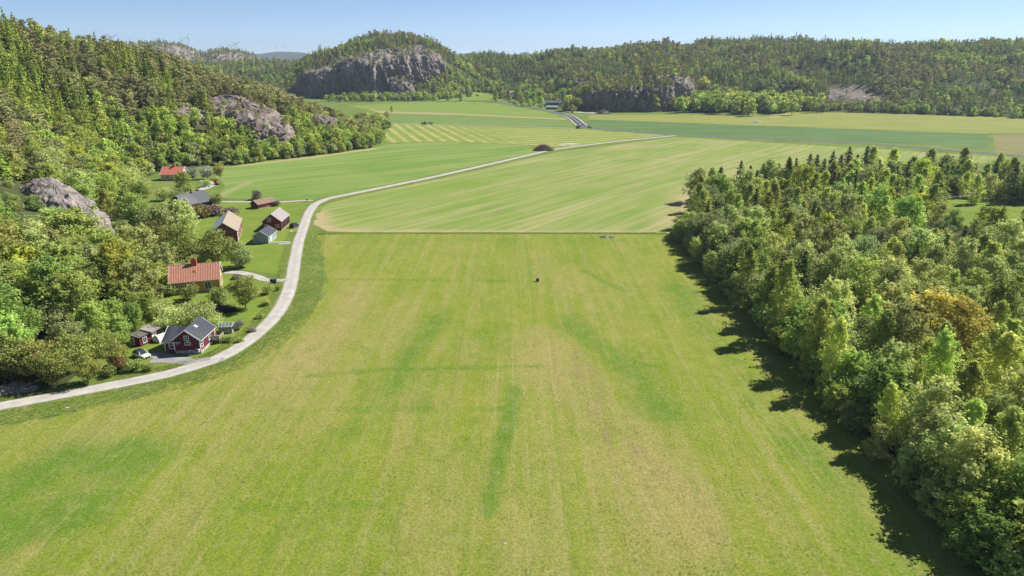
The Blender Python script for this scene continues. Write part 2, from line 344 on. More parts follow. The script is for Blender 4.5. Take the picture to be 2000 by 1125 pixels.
# the hill beside the farmsteads: height grows with distance behind its foot line
FY = [20, 60, 100, 120, 140, 180, 220, 255, 290, 330, 375, 400, 420, 450, 490, 530, 570, 620, 680, 760, 900]
FX = [-104, -104, -100, -97, -98, -103, -114, -130, -156, -186, -196, -184, -166, -138, -110, -102, -108, -140, -215, -330, -480]
HY = [0, 120, 200, 300, 400, 440, 480, 520, 560, 600, 650, 700, 900]
HH = [40, 52, 66, 78, 82, 72, 60, 50, 42, 32, 20, 10, 0]
def h_west(x, y):
    d = np.interp(y, FY, FX) - x
    wob = (fbm(x/35, y/35, 3) - 0.5)*26*sstep(d/25)
    t = (d + wob) / 150.0
    z = np.interp(y, HY, HH) * (0.55*sstep(t) + 0.45*np.clip(t, 0, 1)) - np.clip(-d*0.35, 0, 4)
    z = z + (fbm(x/14, y/14, 9) - 0.5)*3.5*sstep(d/30)
    z = z - np.clip(d - 230, 0, None)*0.06
    return np.where(d < 0, -0.6 + d*0.2, z - 0.2)
heightgrid('hill_west', -520, -90, 0, 800, 4.0, h_west, M['forest_floor'])

def bumpf(x, y, cx, cy, a, b, h, rot=0, p=1.0):
    c, s_ = math.cos(rot), math.sin(rot); u = ((x-cx)*c + (y-cy)*s_)/a; v = (-(x-cx)*s_ + (y-cy)*c)/b
    return h*np.exp(-(u*u + v*v)**p)
def h_center(x, y):
    z = bumpf(x, y, -218, 1300, 155, 130, 97, 0, 1.5)
    z = np.maximum(z, bumpf(x, y, -40, 1430, 200, 170, 65, 0, 1.2)); z = np.maximum(z, bumpf(x, y, -325, 1310, 85, 100, 74, 0, 1.3))
    z = z + (fbm(x/40, y/40, 21) - 0.5)*12*sstep(z/20)
    return z - 4.5
heightgrid('hill_center', -460, 260, 1060, 1800, 8.0, h_center, M['forest_floor'])
EX = [-200, -60, 0, 60, 90, 200, 330, 430, 541, 700, 1100]
EY = [1260, 1185, 1090, 960, 875, 850, 850, 812, 760, 705, 620]
def h_east(x, y):
    d = y - np.interp(x, EX, EY)
    wob = (fbm(x/90, y/90, 33) - 0.5)*90*sstep(d/60)
    t = (d + wob)/420.0
    H = np.interp(x, [-200, 0, 130, 260, 450, 700, 1100], [10, 44, 66, 77, 76, 71, 90])
    z = H*(0.5*sstep(t) + 0.5*np.clip(t, 0, 1)) + (fbm(x/45, y/45, 37) - 0.5)*16*sstep(d/60)
    z = z + 45*np.clip((fbm(x/150, y/150, 41) - 0.5), -0.3, 0.4)*sstep(d/140) + 10*(fbm(x/28, y/28, 43) - 0.5)*sstep(d/80)
    z = z - np.clip(d - 560, 0, None)*0.05
    return np.where(d < 0, -0.6 + d*0.05, z - 0.3)
heightgrid('hill_east', -200, 1300, 600, 1750, 9.0, h_east, M['forest_floor'])
def h_mid(x, y):
    z = bumpf(x, y, -520, 1500, 330, 260, 52, 0.2, 1.2); z = np.maximum(z, bumpf(x, y, -760, 1050, 300, 260, 40, 0, 1.3))
    return z + (fbm(x/60, y/60, 51) - 0.5)*14*sstep(z/15) - 5
heightgrid('hill_middle', -1200, -130, 620, 2000, 14.0, h_mid, M['forest_floor'])
def h_rocky(x, y):
    z = bumpf(x, y, -1010, 2050, 170, 220, 103, 0, 1.6); z = np.maximum(z, bumpf(x, y, -820, 2060, 130, 200, 82, 0, 1.5))
    z = np.maximum(z, bumpf(x, y, -1350, 2150, 260, 220, 92, 0, 1.4))
    return z + (fbm(x/50, y/50, 61) - 0.5)*26*sstep(z/25) + (fbm(x/16, y/16, 63) - 0.5)*9*sstep(z/30) - 6
heightgrid('hill_rocky', -1800, -560, 1750, 2500, 8.0, h_rocky, M['rock_far'], smooth=False)
def h_far(x, y):
    z = np.zeros_like(x)
    for cx, cy, a, b, h in ((-2750, 7000, 420, 500, 145), (-2250, 7200, 500, 500, 135), (-1850, 7300, 360, 500, 120), (-560, 8200, 420, 600, 125),
                            (-230, 8300, 330, 500, 118), (60, 8300, 260, 500, 122), (140, 7900, 150, 400, 138), (420, 8300, 500, 500, 112), (-3600, 7400, 700, 700, 150), (3200, 7000, 2200, 900, 140), (-1200, 8600, 600, 500, 80)):
        z = np.maximum(z, bumpf(x, y, cx, cy, a, b, h, 0, 1.1))
    z = np.maximum(z, 18*sstep((y-3500)/1500) + 45*fbm(x/700, y/700, 71)*sstep((y-3000)/1500))
    return z + (fbm(x/90, y/90, 73) - 0.5)*16 + (fbm(x/30, y/30, 75) - 0.5)*9 - 6
heightgrid('hill_distant', -6000, 7000, 2600, 9400, 55.0, h_far, M['far_woods'], smooth=False)

# ------------------------------------------------------------------ bare rock
LUMPS = []; ROCKS = {}
from mathutils.bvhtree import BVHTree
def lump(name, loc, a, b, h, yaw, seed, mat, p=3.2, amp=0.16, nt_=150, nz=46, sq=2.6, lean=0.0):
    c, s_ = math.cos(yaw), math.sin(yaw); V = []; S = max(3.0, h*0.21)
    for j in range(nz + 1):
        t = (j / nz); zt = t if t < 0.75 else 0.75 + (t - 0.75)
        rr = max(0.0, (1 - zt**p))**(1/p) if t < 1 else 0.0
        if t > 0.8: rr = ((1 - 0.8**p)**(1/p)) * (1 - ((t - 0.8)/0.2)**1.6)*1.0
        for i in range(nt_):
            th = 2*math.pi*i/nt_; ct, st = math.cos(th), math.sin(th)
            k = (abs(ct)**sq + abs(st)**sq)**(-1/sq)
            r = rr*k; x, y, z = ct*r*a, st*r*b, t*h
            # vertical clefts and blocks on the sides, rough humps on top
            w = 1 - max(0.0, t - 0.55)/0.45; q = Vector((x/S + seed, y/S, z/(S*3.2)))
            cl = abs(mn.noise(q*0.9))*1.1 + abs(mn.noise(q*2.1 + Vector((3, 1, 0))))*0.8 + abs(mn.noise(q*4.7))*0.5
            bl = mn.cell(Vector((x/S*1.6 + seed, y/S*1.6, z/S*0.9)))*0.5 + mn.cell(Vector((x/S*3.4, y/S*3.4 + seed, z/S*2.2)))*0.28
            q2 = Vector((x/S*2 + seed, y/S*2, z/S*2)); fr = mn.fractal(q2, 0.8, 2.1, 4)
            dsp = amp*min(a, b)*w*(0.75 - cl + 0.55*bl + 0.25*fr)
            L_ = math.hypot(ct*b, st*a) or 1; x += ct*b/L_*dsp; y += st*a/L_*dsp
            z += (1-w*0.75)*0.12*h*(mn.fractal(Vector((x/S + 7, y/S, seed)), 0.9, 2.0, 5) + 0.35*bl) + lean*x*t
            V.append((loc[0] + c*x - s_*y, loc[1] + s_*x + c*y, loc[2] + z))
    F = [(j*nt_+i, j*nt_+(i+1)%nt_, (j+1)*nt_+(i+1)%nt_, (j+1)*nt_+i) for j in range(nz) for i in range(nt_)]
    o = link(name, mesh_np(name, V, F, mat, smooth=False)); tag(o, kind='structure')
    ROCKS[name] = BVHTree.FromPolygons(V, F)
    LUMPS.append((loc, a, b, h, yaw, p, lean))
    return o
def h_lump(x, y):
    """analytic height of the rock bodies and the normalised radius, for standing trees on them"""
    z = np.full(np.shape(x), -1e3); rr = np.full(np.shape(x), 9.0)
    for loc, a, b, h, yaw, p, lean in LUMPS:
        c, s_ = math.cos(yaw), math.sin(yaw); u = (x-loc[0])*c + (y-loc[1])*s_; v = -(x-loc[0])*s_ + (y-loc[1])*c
        r = np.sqrt((u/a)**2 + (v/b)**2); zz = loc[2] + h*np.clip(1 - np.clip(r, 0, 1)**2.2*0.35, 0, 1) + lean*u - 0.12*h
        m = (r < 1) & (zz > z); z = np.where(m, zz, z); rr = np.where(r < rr, r, rr)
    return z, rr
# big crag in the middle distance
lump('cliff_crag', (-206, 1208, -2), 96, 62, 76, 0.62, 3.3, M['rock_far'], p=4.5, amp=0.20, nt_=420, nz=90, lean=0.06)
lump('cliff_crag_wall', (-286, 1186, -2), 66, 46, 56, 0.12, 7.9, M['rock_far'], p=5, amp=0.18, nt_=320, nz=60, lean=0.16)
lump('cliff_crag_summit', (-155, 1262, 30), 32, 34, 52, -0.3, 12.1, M['rock_far'], p=4, amp=0.25, nt_=140, nz=40, lean=-0.25)
lump('cliff_crag_toe', (-176, 1128, -2), 19, 22, 30, 0.1, 15.5, M['rock_far'], p=2.5, amp=0.3, nt_=100, nz=36)
# shaded wall at the foot of the eastern hills
lump('cliff_quarry_wall', (142, 905, -2), 62, 66, 33, 0.0, 21.7, M['rock_far'], p=6, amp=0.10, nt_=420, nz=60, lean=0.11)
lump('cliff_quarry_top', (190, 925, 0), 40, 58, 45, 0.0, 25.2, M['rock_far'], p=4.5, amp=0.16, nt_=180, nz=46)
lump('cliff_east_ledge', (104, 1065, 12), 32, 30, 21, 0.1, 29.2, M['rock_far'], p=5, amp=0.2, nt_=120, nz=30, lean=0.1)
lump('cliff_east_scarp', (440, 1085, 30), 55, 50, 26, -0.1, 31.2, M['rock_far'], p=5, amp=0.2, nt_=160, nz=30)
lump('cliff_east_brow', (510, 1120, 40), 85, 60, 16, 0.0, 34.2, M['rock_far'], p=4, amp=0.25, nt_=160, nz=26)
lump('cliff_east_bluff', (690, 1010, 28), 50, 40, 16, 0.2, 37.2, M['rock_far'], p=4, amp=0.25, nt_=120, nz=26)
# slabs on the western hill
lump('cliff_west_face', (-181, 471, 4), 37, 22, 30, -0.62, 41.3, M['rock'], p=3.2, amp=0.13, nt_=220, nz=60, lean=0.22 * -1)
lump('cliff_west_shoulder', (-213, 453, 11), 22, 16, 21, -0.5, 44.8, M['rock'], p=3.0, amp=0.14, nt_=150, nz=40, lean=-0.1)
lump('cliff_west_ledge', (-239, 490, 17), 20, 13, 17, -0.55, 43.1, M['rock'], p=3.0, amp=0.14, nt_=140, nz=36, lean=-0.08)
lump('cliff_west_toe', (-143, 520, 2), 16, 13, 19, -0.6, 47.1, M['rock'], p=3.0, amp=0.15, nt_=120, nz=40)
lump('cliff_west_slab', (-154, 229, 4), 21, 10, 16, -0.5, 51.7, M['rock_near'], p=1.9, amp=0.18, nt_=200, nz=50, lean=-0.34)
lump('cliff_west_boulder', (-134, 214, 4), 5, 4, 9, 0.3, 55.9, M['rock_near'], p=2.4, amp=0.2, nt_=60, nz=24)
lump('cliff_west_knob', (-168, 190, 20), 12, 8, 9, 0.2, 57.4, M['rock_near'], p=2.4, amp=0.2, nt_=80, nz=24)

# ------------------------------------------------------------------ fields (flat sheets)
def smooth_poly(pts, it=2):
    for _ in range(it):
        q = []
        for i in range(len(pts)):
            a, b = pts[i], pts[(i+1) % len(pts)]
            q += [(0.8*a[0]+0.2*b[0], 0.8*a[1]+0.2*b[1]), (0.2*a[0]+0.8*b[0], 0.2*a[1]+0.8*b[1])]
        pts = q
    return pts
def inside(pts, x, y):
    x = np.asarray(x); r = np.zeros(x.shape, bool); n = len(pts)
    for i in range(n):
        (x1, y1), (x2, y2) = pts[i], pts[(i+1) % n]
        if y1 == y2: continue
        c = ((y1 > y) != (y2 > y)) & (x < (x2-x1)*(y-y1)/(y2-y1) + x1); r ^= c
    return r
def sheet(name, pts, z, mat, step=None, attrs=None, relief=0.0):
    """a field: outline cut on a grid so that wear can be stored on it"""
    bm = bmesh.new(); f = bm.faces.new([bm.verts.new((x, y, z)) for x, y in pts])
    if step:
        xs = [p[0] for p in pts]; ys = [p[1] for p in pts]
        for ax, lo, hi in ((0, min(xs), max(xs)), (1, min(ys), max(ys))):
            for t in np.arange(lo + step, hi, step):
                co = [0, 0, 0]; co[ax] = t; no = [0, 0, 0]; no[ax] = 1
                bmesh.ops.bisect_plane(bm, geom=bm.verts[:] + bm.edges[:] + bm.faces[:], plane_co=co, plane_no=no)
    bmesh.ops.triangulate(bm, faces=[f for f in bm.faces if len(f.verts) > 4])
    me = bpy.data.meshes.new(name); bm.to_mesh(me); bm.free(); me.materials.append(mat)
    if attrs or relief:
        co = np.empty(len(me.vertices)*3, np.float32); me.vertices.foreach_get('co', co); co = co.reshape(-1, 3)
        if relief: co[:, 2] += relief*fbm(co[:, 0]/3, co[:, 1]/3, 5); me.vertices.foreach_set('co', co.ravel())
        for an, fn in (attrs or []):
            a = me.attributes.new(an, 'FLOAT', 'POINT'); a.data.foreach_set('value', np.asarray(fn(co[:, 0], co[:, 1]), np.float32))
    if me.polygons[0].normal.z < 0: me.flip_normals()
    return tag(link(name, me), kind='structure')
def GP(*pp): return [G(a, b)[:2] for a, b in pp]
def stroke(x, y, pts, w):
    """1 on the line through the points, fading over w metres"""
    d = np.full(x.shape, 1e9)
    for (x1, y1), (x2, y2) in zip(pts[:-1], pts[1:]):
        L = (x2-x1)**2 + (y2-y1)**2; t = np.clip(((x-x1)*(x2-x1) + (y-y1)*(y2-y1))/L, 0, 1)
        d = np.minimum(d, np.hypot(x-x1-t*(x2-x1), y-y1-t*(y2-y1)))
    return np.exp(-(d/w)**2)

LANE = GP((-220, 830), (-100, 812), (0, 794), (140, 768), (300, 737), (380, 716), (440, 694), (490, 662), (530, 626), (555, 590), (568, 555), (576, 510), (583, 475), (592, 447), (604, 415), (620, 397), (650, 386), (700, 376), (850, 345), (960, 320), (1050, 299), (1090, 291), (1200, 277), (1318, 265))
def spline(pts, n=10):
    out = []
    P_ = [pts[0]] + list(pts) + [pts[-1]]
    for i in range(1, len(P_)-2):
        p0, p1, p2, p3 = [np.array(q) for q in P_[i-1:i+3]]
        for k in range(n):
            t = k/n
            out.append(tuple(0.5*((2*p1) + (-p0+p2)*t + (2*p0-5*p1+4*p2-p3)*t*t + (-p0+3*p1-3*p2+p3)*t**3)))
    out.append(tuple(pts[-1])); return out
LANE_S = spline(LANE)
def offset(pl, d):
    out = []
    for i, p in enumerate(pl):
        a = pl[max(i-1, 0)]; b = pl[min(i+1, len(pl)-1)]; t = np.array(b) - np.array(a); t = t/np.linalg.norm(t)
        dd = d(i) if callable(d) else d
        out.append((p[0] + t[1]*dd, p[1] - t[0]*dd))       # positive: to the right of travel
    return out
def lane_dist(x, y, pl=None):
    pl = pl or LANE_S[::3]; d = np.full(np.shape(x), 1e9)
    for (x1, y1), (x2, y2) in zip(pl[:-1], pl[1:]):
        L = (x2-x1)**2 + (y2-y1)**2 + 1e-9; t = np.clip(((x-x1)*(x2-x1) + (y-y1)*(y2-y1))/L, 0, 1)
        d = np.minimum(d, np.hypot(x-x1-t*(x2-x1), y-y1-t*(y2-y1)))
    return d

def m_dry(x, y):
    v = fbm(x/9, y/26, 101, 5)*0.75 + (fbm(x/2.2, y/20, 107, 3) - 0.5)*0.35
    v += 0.22*stroke(x, y, GP((30, 880), (480, 790), (600, 650)), 9) + 0.48*stroke(x, y, GP((1050, 660), (1130, 760), (1320, 1000)), 8)*(0.5 + fbm(x/3, y/9, 119))
    v += 0.34*stroke(x, y, GP((610, 720), (680, 640), (700, 560)), 6) + 0.12*stroke(x, y, GP((760, 1100), (820, 900)), 6) + 0.1*stroke(x, y, GP((1000, 1100), (1300, 1100)), 6)
    v -= 0.12*sstep((y-195)/25) + 0.22*sstep((x-38)/8)
    return v
def m_lush(x, y):
    v = fbm(x/7 + 9, y/22, 131, 4)*0.62
    for pts, w, k in ((((0, 960), (120, 900), (260, 890)), 6, 0.75), (((0, 1050), (160, 1000)), 6, 0.7), (((950, 1000), (985, 860), (1010, 760)), 1.5, 0.55),
                      (((1120, 630), (1200, 700), (1290, 800)), 5, 0.5), (((600, 735), (760, 722), (1060, 716)), 0.9, 0.45), (((630, 546), (1000, 549)), 0.8, 0.5), (((560, 802), (980, 800)), 0.8, 0.35),
                      (((460, 995), (760, 985)), 0.8, 0.35), (((700, 840), (800, 700), (860, 610)), 3.5, 0.4), (((820, 800), (870, 700)), 2.5, 0.3), (((1300, 720), (1230, 706)), 0.8, 0.35), (((1140, 530), (1220, 570)), 1.2, 0.4),
                      (((700, 470), (1250, 470)), 7, 0.25), (((1320, 560), (1500, 800), (1750, 1100)), 5, 0.4), (((560, 700), (620, 560)), 1, 0.3)):
        v = v + k*stroke(x, y, GP(*pts), w)*(0.35 + 1.25*fbm(x/2.5, y/7, 137))
    return v
def m_bare(x, y):
    v = fbm(x/1.6, y/4, 151, 4)*0.5
    for xx in (-29, -22, -3.5, 2.2, 7.5, 9.2, 11, 13.4, 15.2, 17, 29.5, 31.2): v = v + 0.38*stroke(x, y, [(xx + 1.5*math.sin(xx), 75), (xx, 150), (xx*1.03, 235)], 0.35)*fbm(x/3 + xx, y/16, 157)
    v = v + 0.38*stroke(x, y, GP((1120, 690), (1180, 830), (1270, 920)), 5) + 0.25*stroke(x, y, GP((60, 880), (420, 800)), 3) + 0.2*stroke(x, y, GP((1330, 960), (1420, 1000)), 4)
    v = v + 0.35*stroke(x, y, GP((1350, 700), (1420, 850), (1560, 1100)), 0.8)
    return v
verge_r = offset(LANE_S, lambda i: 7.2 + 2.4*math.sin(i*0.08) + 0.7*math.sin(i*0.7) + 0.5*math.sin(i*1.9) if i < 160 else 5.0)
i_end = min(range(len(verge_r)), key=lambda i: abs(verge_r[i][1] - 243))
MEADOW = [(60, 52), (60, 238.5), (54, 238.7), (-10, 241), (-60, 240.5)] + [p for p in verge_r[:i_end][::-1] if p[1] < 240 and p[1] > 60] + [(-125, 90), (-125, 52)]
sheet('field_meadow', MEADOW, 0.03, M['meadow'], 1.1, [('dry', m_dry), ('lush', m_lush), ('bare', m_bare)], relief=0.12)
def a_bare(x, y): return 0.6*stroke(x, y, GP((625, 415), (612, 440), (650, 452), (1290, 457)), 4.5) + fbm(x/30 + y/40, y/30 - x/40, 171)*0.58 + 0.2*sstep((x-20)/60) + 0.3*stroke(x, y, GP((1300, 440), (1420, 350)), 14)
sheet('field_arable', smooth_poly(GP((640, 398), (618, 410), (612, 438), (640, 452)), 0) + [(-55, 242.5), (-10, 243), (72, 240.5), (112, 300), (320, 440)] + GP((1700, 290), (1320, 268), (1090, 297), (850, 351), (700, 382)), 0.02, M['arable'], 4.0, [('bare', a_bare)])
def w_bare(x, y): return 0.9*stroke(x, y, GP((440, 326), (600, 308), (730, 290)), 5) + 0.5*stroke(x, y, GP((430, 385), (450, 372), (490, 355)), 4) + fbm(x/12, y/12, 181)*0.42
sheet('field_west', GP((424, 386), (440, 362), (420, 345), (440, 327), (520, 316), (640, 302), (735, 288), (760, 281), (880, 277), (1030, 284), (1052, 296), (960, 316), (850, 341), (700, 372), (640, 383), (600, 390), (520, 390)), 0.02, M['crop_west'], 4.0, [('bare', w_bare)])
def mow(x, y):
    t = (x*0.96 + y*0.28)/9.5; t2 = (x*0.25 + y*0.97)/13.0
    w = 1 - np.abs(2*(t - np.floor(t)) - 1); w2 = 1 - np.abs(2*(t2 - np.floor(t2)) - 1)
    k = sstep((x + 60 - (600-y)*0.3)/60)
    return (w**2)*(1-k)*1.0 + (w2**2)*k*0.9 + (fbm(x/10, y/10, 191) - 0.5)*0.5
M['mown'] = grass_mat('mown_hay', [(0.3, (0.155, 0.215, 0.040)), (0.7, (0.20, 0.235, 0.055))], attr=[('mow', (0.38, 0.33, 0.14), 0.30, 0.8, 0.95)], fine=(0.9, 1.1))
sheet('field_mown', GP((722, 262), (735, 248), (770, 242), (900, 246), (1130, 252), (1300, 264), (1200, 275), (1095, 289), (1035, 283), (880, 276), (760, 279)), 0.02, M['mown'], 2.5, [('mow', mow)])
sheet('field_strip', GP((735, 240), (745, 222), (900, 225), (1110, 236), (1122, 248), (900, 244)), 0.02, M['far_green2'])
sheet('field_upper', GP((680, 207), (780, 201), (900, 197), (985, 203), (1060, 217), (1110, 232), (900, 222), (745, 218)), 0.02, M['far_green'])
sheet('field_dry_strip', GP((720, 214), (760, 217.5), (900, 222), (1105, 232), (1108, 234.5), (900, 225), (742, 221)), 0.05, M['straw'])
sheet('field_dark_crop', GP((1146, 234), (1400, 243), (1700, 254), (1925, 262), (1932, 288), (1700, 278), (1320, 262), (1150, 248)), 0.02, M['crop_dark'])
sheet('field_yellow_crop', GP((1150, 225), (1330, 224), (1500, 228), (1548, 217), (1700, 222), (2060, 231), (2060, 258), (1920, 261), (1700, 253), (1400, 242), (1150, 233)), 0.03, M['crop_yellow'])
sheet('field_brown', GP((1940, 264), (2100, 262), (2100, 310), (1945, 300)), 0.02, M['field_brown'])
sheet('lawn_barns', GP((360, 440), (420, 395), (480, 394), (605, 397), (590, 440), (580, 480), (570, 540), (500, 530), (420, 520), (370, 490)), 0.025, M['lawn'])
sheet('lawn_garden', GP((215, 690), (250, 640), (320, 580), (350, 540), (470, 530), (560, 556), (540, 600), (500, 640), (430, 690), (380, 712), (300, 715), (230, 712)), 0.03, M['lawn'])
sheet('lawn_clearing', [(150, 252), (220, 250), (232, 292), (205, 318), (165, 300)], 0.07, M['lawn'])
def h_all(x, y): return np.maximum(0.0, np.maximum(np.maximum(h_center(x, y), h_east(x, y)), h_mid(x, y)))
def GT(px, py):
    """where the line of sight meets the far slopes"""
    u = (px-1000)/FPX; v = (562.5-py)/FPX; dy = math.cos(PITCH)+v*math.sin(PITCH); dz = -math.sin(PITCH)+v*math.cos(PITCH)
    t = np.arange(500, 2600, 2.0); zz = h_all(u*t, dy*t); k = int(np.argmax(CAM_H + dz*t <= zz)); return (u*t[k], dy*t[k], float(zz[k]))
KNOLL = [GT(a, b)[:2] for a, b in ((850, 199), (872, 190), (893, 182), (925, 180), (962, 182), (985, 188), (978, 198), (900, 197.5))]
kx, ky = np.meshgrid(np.arange(min(p[0] for p in KNOLL), max(p[0] for p in KNOLL), 3.0), np.arange(min(p[1] for p in KNOLL), max(p[1] for p in KNOLL), 3.0)); kn = kx.shape[1]
ki = (np.arange(kx.shape[0]-1)[:, None]*kn + np.arange(kn-1)[None, :]).ravel(); KF = np.stack([ki, ki+1, ki+1+kn, ki+kn], 1); kc = np.stack([kx.ravel(), ky.ravel()], 1)
KF = KF[inside(KNOLL, kc[KF].mean(1)[:, 0], kc[KF].mean(1)[:, 1])]
tag(link('lawn_knoll', mesh_np('lawn_knoll', np.concatenate([kc, h_all(kc[:, 0], kc[:, 1])[:, None] + 0.7], 1), KF, M['far_green'], smooth=True)), kind='structure')
sheet('bare_earth_patch', smooth_poly(GP((1790, 372), (1890, 366), (1905, 382), (1830, 392)), 2), 0.09, M['gravel'])
strip_w = [(float(np.interp(yy, FY, FX)) - 4, yy) for yy in range(100, 276, 5)]; strip_e = [(float(np.interp(yy, FY, FX)) + (10 if yy < 132 else 2), yy) for yy in range(100, 276, 5)]
sheet('wood_floor_slope', strip_w + strip_e[::-1], 0.04, M['forest_floor'])
# floor of the wood
sheet('wood_floor', [(57, 40), (420, 40), (420, 352), (250, 345), (150, 335), (92, 296), (66, 252), (57, 236)], 0.045, M['forest_floor'])

# ------------------------------------------------------------------ roads
def ribbon(name, pl, w, z, mat, ring=5):
    ws = [w(i) if callable(w) else w for i in range(len(pl))]; V = []; A = []; n = ring
    for k in range(n):
        t = -1 + 2*k/(n-1); o = offset(pl, lambda i: t*ws[i]/2 + (0.22*(vnoise(i*0.7, k*9.1, 7)-0.5) if abs(t) == 1 else 0))
        V.append([(x, y, z + (1 - t*t)*0.08) for x, y in o]); A.append(1 - abs(t))
    m = len(pl); VV = np.array(V).reshape(-1, 3); F = [(k*m+i, (k+1)*m+i, (k+1)*m+i+1, k*m+i+1) for k in range(n-1) for i in range(m-1)]
    o = link(name, mesh_np(name, VV, F, mat, [('across', 'POINT', np.repeat(A, m))], smooth=True))
    if o.data.polygons[0].normal.z < 0: o.data.flip_normals()
    return tag(o, kind='structure')
strip = verge_r[:i_end + 4]; inner = LANE_S[:i_end + 4]
def strip_sheet(name, a, b, z, mat):
    V = [(x, y, z) for x, y in a] + [(x, y, z) for x, y in b]; m = len(a)
    o = link(name, mesh_np(name, V, [(i, i+1, m+i+1, m+i) for i in range(m-1)], mat))
    if o.data.polygons[0].normal.z < 0: o.data.flip_normals()
    return tag(o, kind='structure')
strip_sheet('verge', inner, strip, 0.055, M['verge'])
far_a = i_end + 8
for sg in (-1, 1): strip_sheet('verge_margin', offset(LANE_S, sg*1.6)[far_a:], offset(LANE_S, lambda i: sg*(3.9 + 0.9*math.sin(i*0.9) + 0.5*math.sin(i*2.3)))[far_a:], 0.045, M['verge'])
strip_sheet('verge_inner', inner, offset(LANE_S, -3.6)[:i_end + 4], 0.06, M['verge'])
_dx = np.arange(-71, 57, 1.6); _dc = np.interp(_dx, [-71, -10, 57], [240.9, 241.3, 238.6])
sheet('ditch_verge', [(a, b - 0.35 - 1.1*vnoise(a/3.1, 1.0, 3)) for a, b in zip(_dx, _dc)] + [(a, b + 0.35 + 1.3*vnoise(a/2.7, 5.0, 9)) for a, b in zip(_dx[::-1], _dc[::-1])], 0.07, M['verge'])
ribbon('lane', LANE_S, lambda i: 3.8, 0.085, M['gravel'])
ribbon('farm_track', spline(GP((432, 394), (480, 394.5), (540, 395), (592, 392), (612, 392))), 2.6, 0.075, M['gravel'])
ribbon('driveway_barns', spline(GP((440, 532), (470, 533), (500, 540), (520, 547), (556, 548))), 2.8, 0.075, M['gravel'])
ribbon('driveway_cottage', spline(GP((297, 703), (330, 703), (380, 706), (420, 703), (436, 699))), 3.6, 0.075, M['asphalt_pale'])
ribbon('parking_cottage', spline(GP((296, 692), (322, 697), (350, 704))), 3.0, 0.078, M['asphalt_pale'])
ribbon('yard_track', spline(GP((385, 372), (400, 368), (412, 362), (405, 356), (395, 350))), 5.0, 0.075, M['gravel'])
MAIN = spline(GP((2200, 322), (2000, 305), (1860, 294), (1700, 281), (1500, 271), (1320, 263.5), (1200, 254), (1150, 249.5), (1138, 246), (1130, 240), (1122, 233), (1110, 226.5), (1085, 220), (1050, 213.5), (1000, 206), (965, 200)))
ribbon('main_road', MAIN, 6.5, 0.09, M['asphalt_main'])
road_new = ribbon('main_road_new', [p for p in MAIN if 655 < p[1] < 820], 11.0, 0.12, M['asphalt'])
ribbon('hay_track', spline(GP((735, 241), (830, 243), (1000, 247), (1135, 251))), 3.0, 0.08, M['gravel'])
ribbon('hill_track', spline(GP((955, 198), (975, 192), (990, 188), (985, 184))), 5.0, 0.1, M['gravel'])
ribbon('quarry_yard', spline(GP((1100, 218), (1130, 219), (1165, 221))), 16.0, 0.1, M['gravel'])
ribbon('field_path', spline(GP((1500, 231), (1525, 226), (1545, 217))), 6.0, 0.1, M['straw'])
NEWR = [p for p in MAIN if 662 < p[1] < 815]
def paint(nm, *a):
    o = ribbon(nm, *a); del o['kind']; o.parent = road_new
for s_ in (-4.9, 4.9): paint('edge_line', offset(NEWR, s_), 0.7, 0.15, M['roadpaint'], 3)
for k in range(3, len(NEWR) - 3, 3): paint('lane_dash', NEWR[k:k+2], 0.8, 0.205, M['roadpaint'], 3)
# ------------------------------------------------------------------ trees
def unit(n, r):
    v = r.normal(size=(n, 3)); return v/np.linalg.norm(v, axis=1)[:, None]
def leaves(name, C, D, size, tint, mat, r, bias=1.0, asp=0.62):
    """leaf sprays: one small pointed face at each centre C, turned mostly along D"""
    n = len(C); nn = D*bias + unit(n, r); nn /= np.linalg.norm(nn, axis=1)[:, None]
    a = np.cross(nn, unit(n, r)); a /= np.linalg.norm(a, axis=1)[:, None] + 1e-9; b = np.cross(nn, a)
    s = (size*(0.6 + 0.8*r.random(n)))[:, None] if np.isscalar(size) else size[:, None]
    cv = nn*s*0.18*(r.random(n)[:, None] - 0.5)
    V = np.stack([C - a*s, C + b*s*asp + cv, C + a*s, C - b*s*asp + cv], 1).reshape(-1, 3)
    F = np.arange(n*4).reshape(n, 4)
    return mesh_np(name, V, F, mat, [('tint', 'FACE', np.clip(tint, 0, 1))])
def wood_mesh(name, h, r0, limbs, mat, rr, bend=0.3, top=0.85, n=6):
    m = MB(); pts = []; k = 6
    ox, oy = rr.uniform(-bend, bend), rr.uniform(-bend, bend)
    for i in range(k + 1):
        t = i/k; pts.append((ox*math.sin(t*2.2), oy*math.sin(t*2.8), -0.4 + (h*top + 0.4)*t))
    m.tube(pts, [r0*(1 - 0.86*i/k) + (0.35*r0 if i == 0 else 0) for i in range(k + 1)], n)
    for (z0, c, w) in limbs:
        t = min(0.98, max(0.0, (z0 + 0.4)/(h*top + 0.4))); b = Vector((ox*math.sin(t*2.2), oy*math.sin(t*2.8), z0)); c = Vector(c)
        mid = b.lerp(c, 0.5) + Vector((0, 0, -0.06*(c-b).length)); m.tube([b, mid, c], [w, w*0.6, w*0.2], 4, False)
    o = m.build(name, mat); me = o.data; bpy.data.objects.remove(o); return me
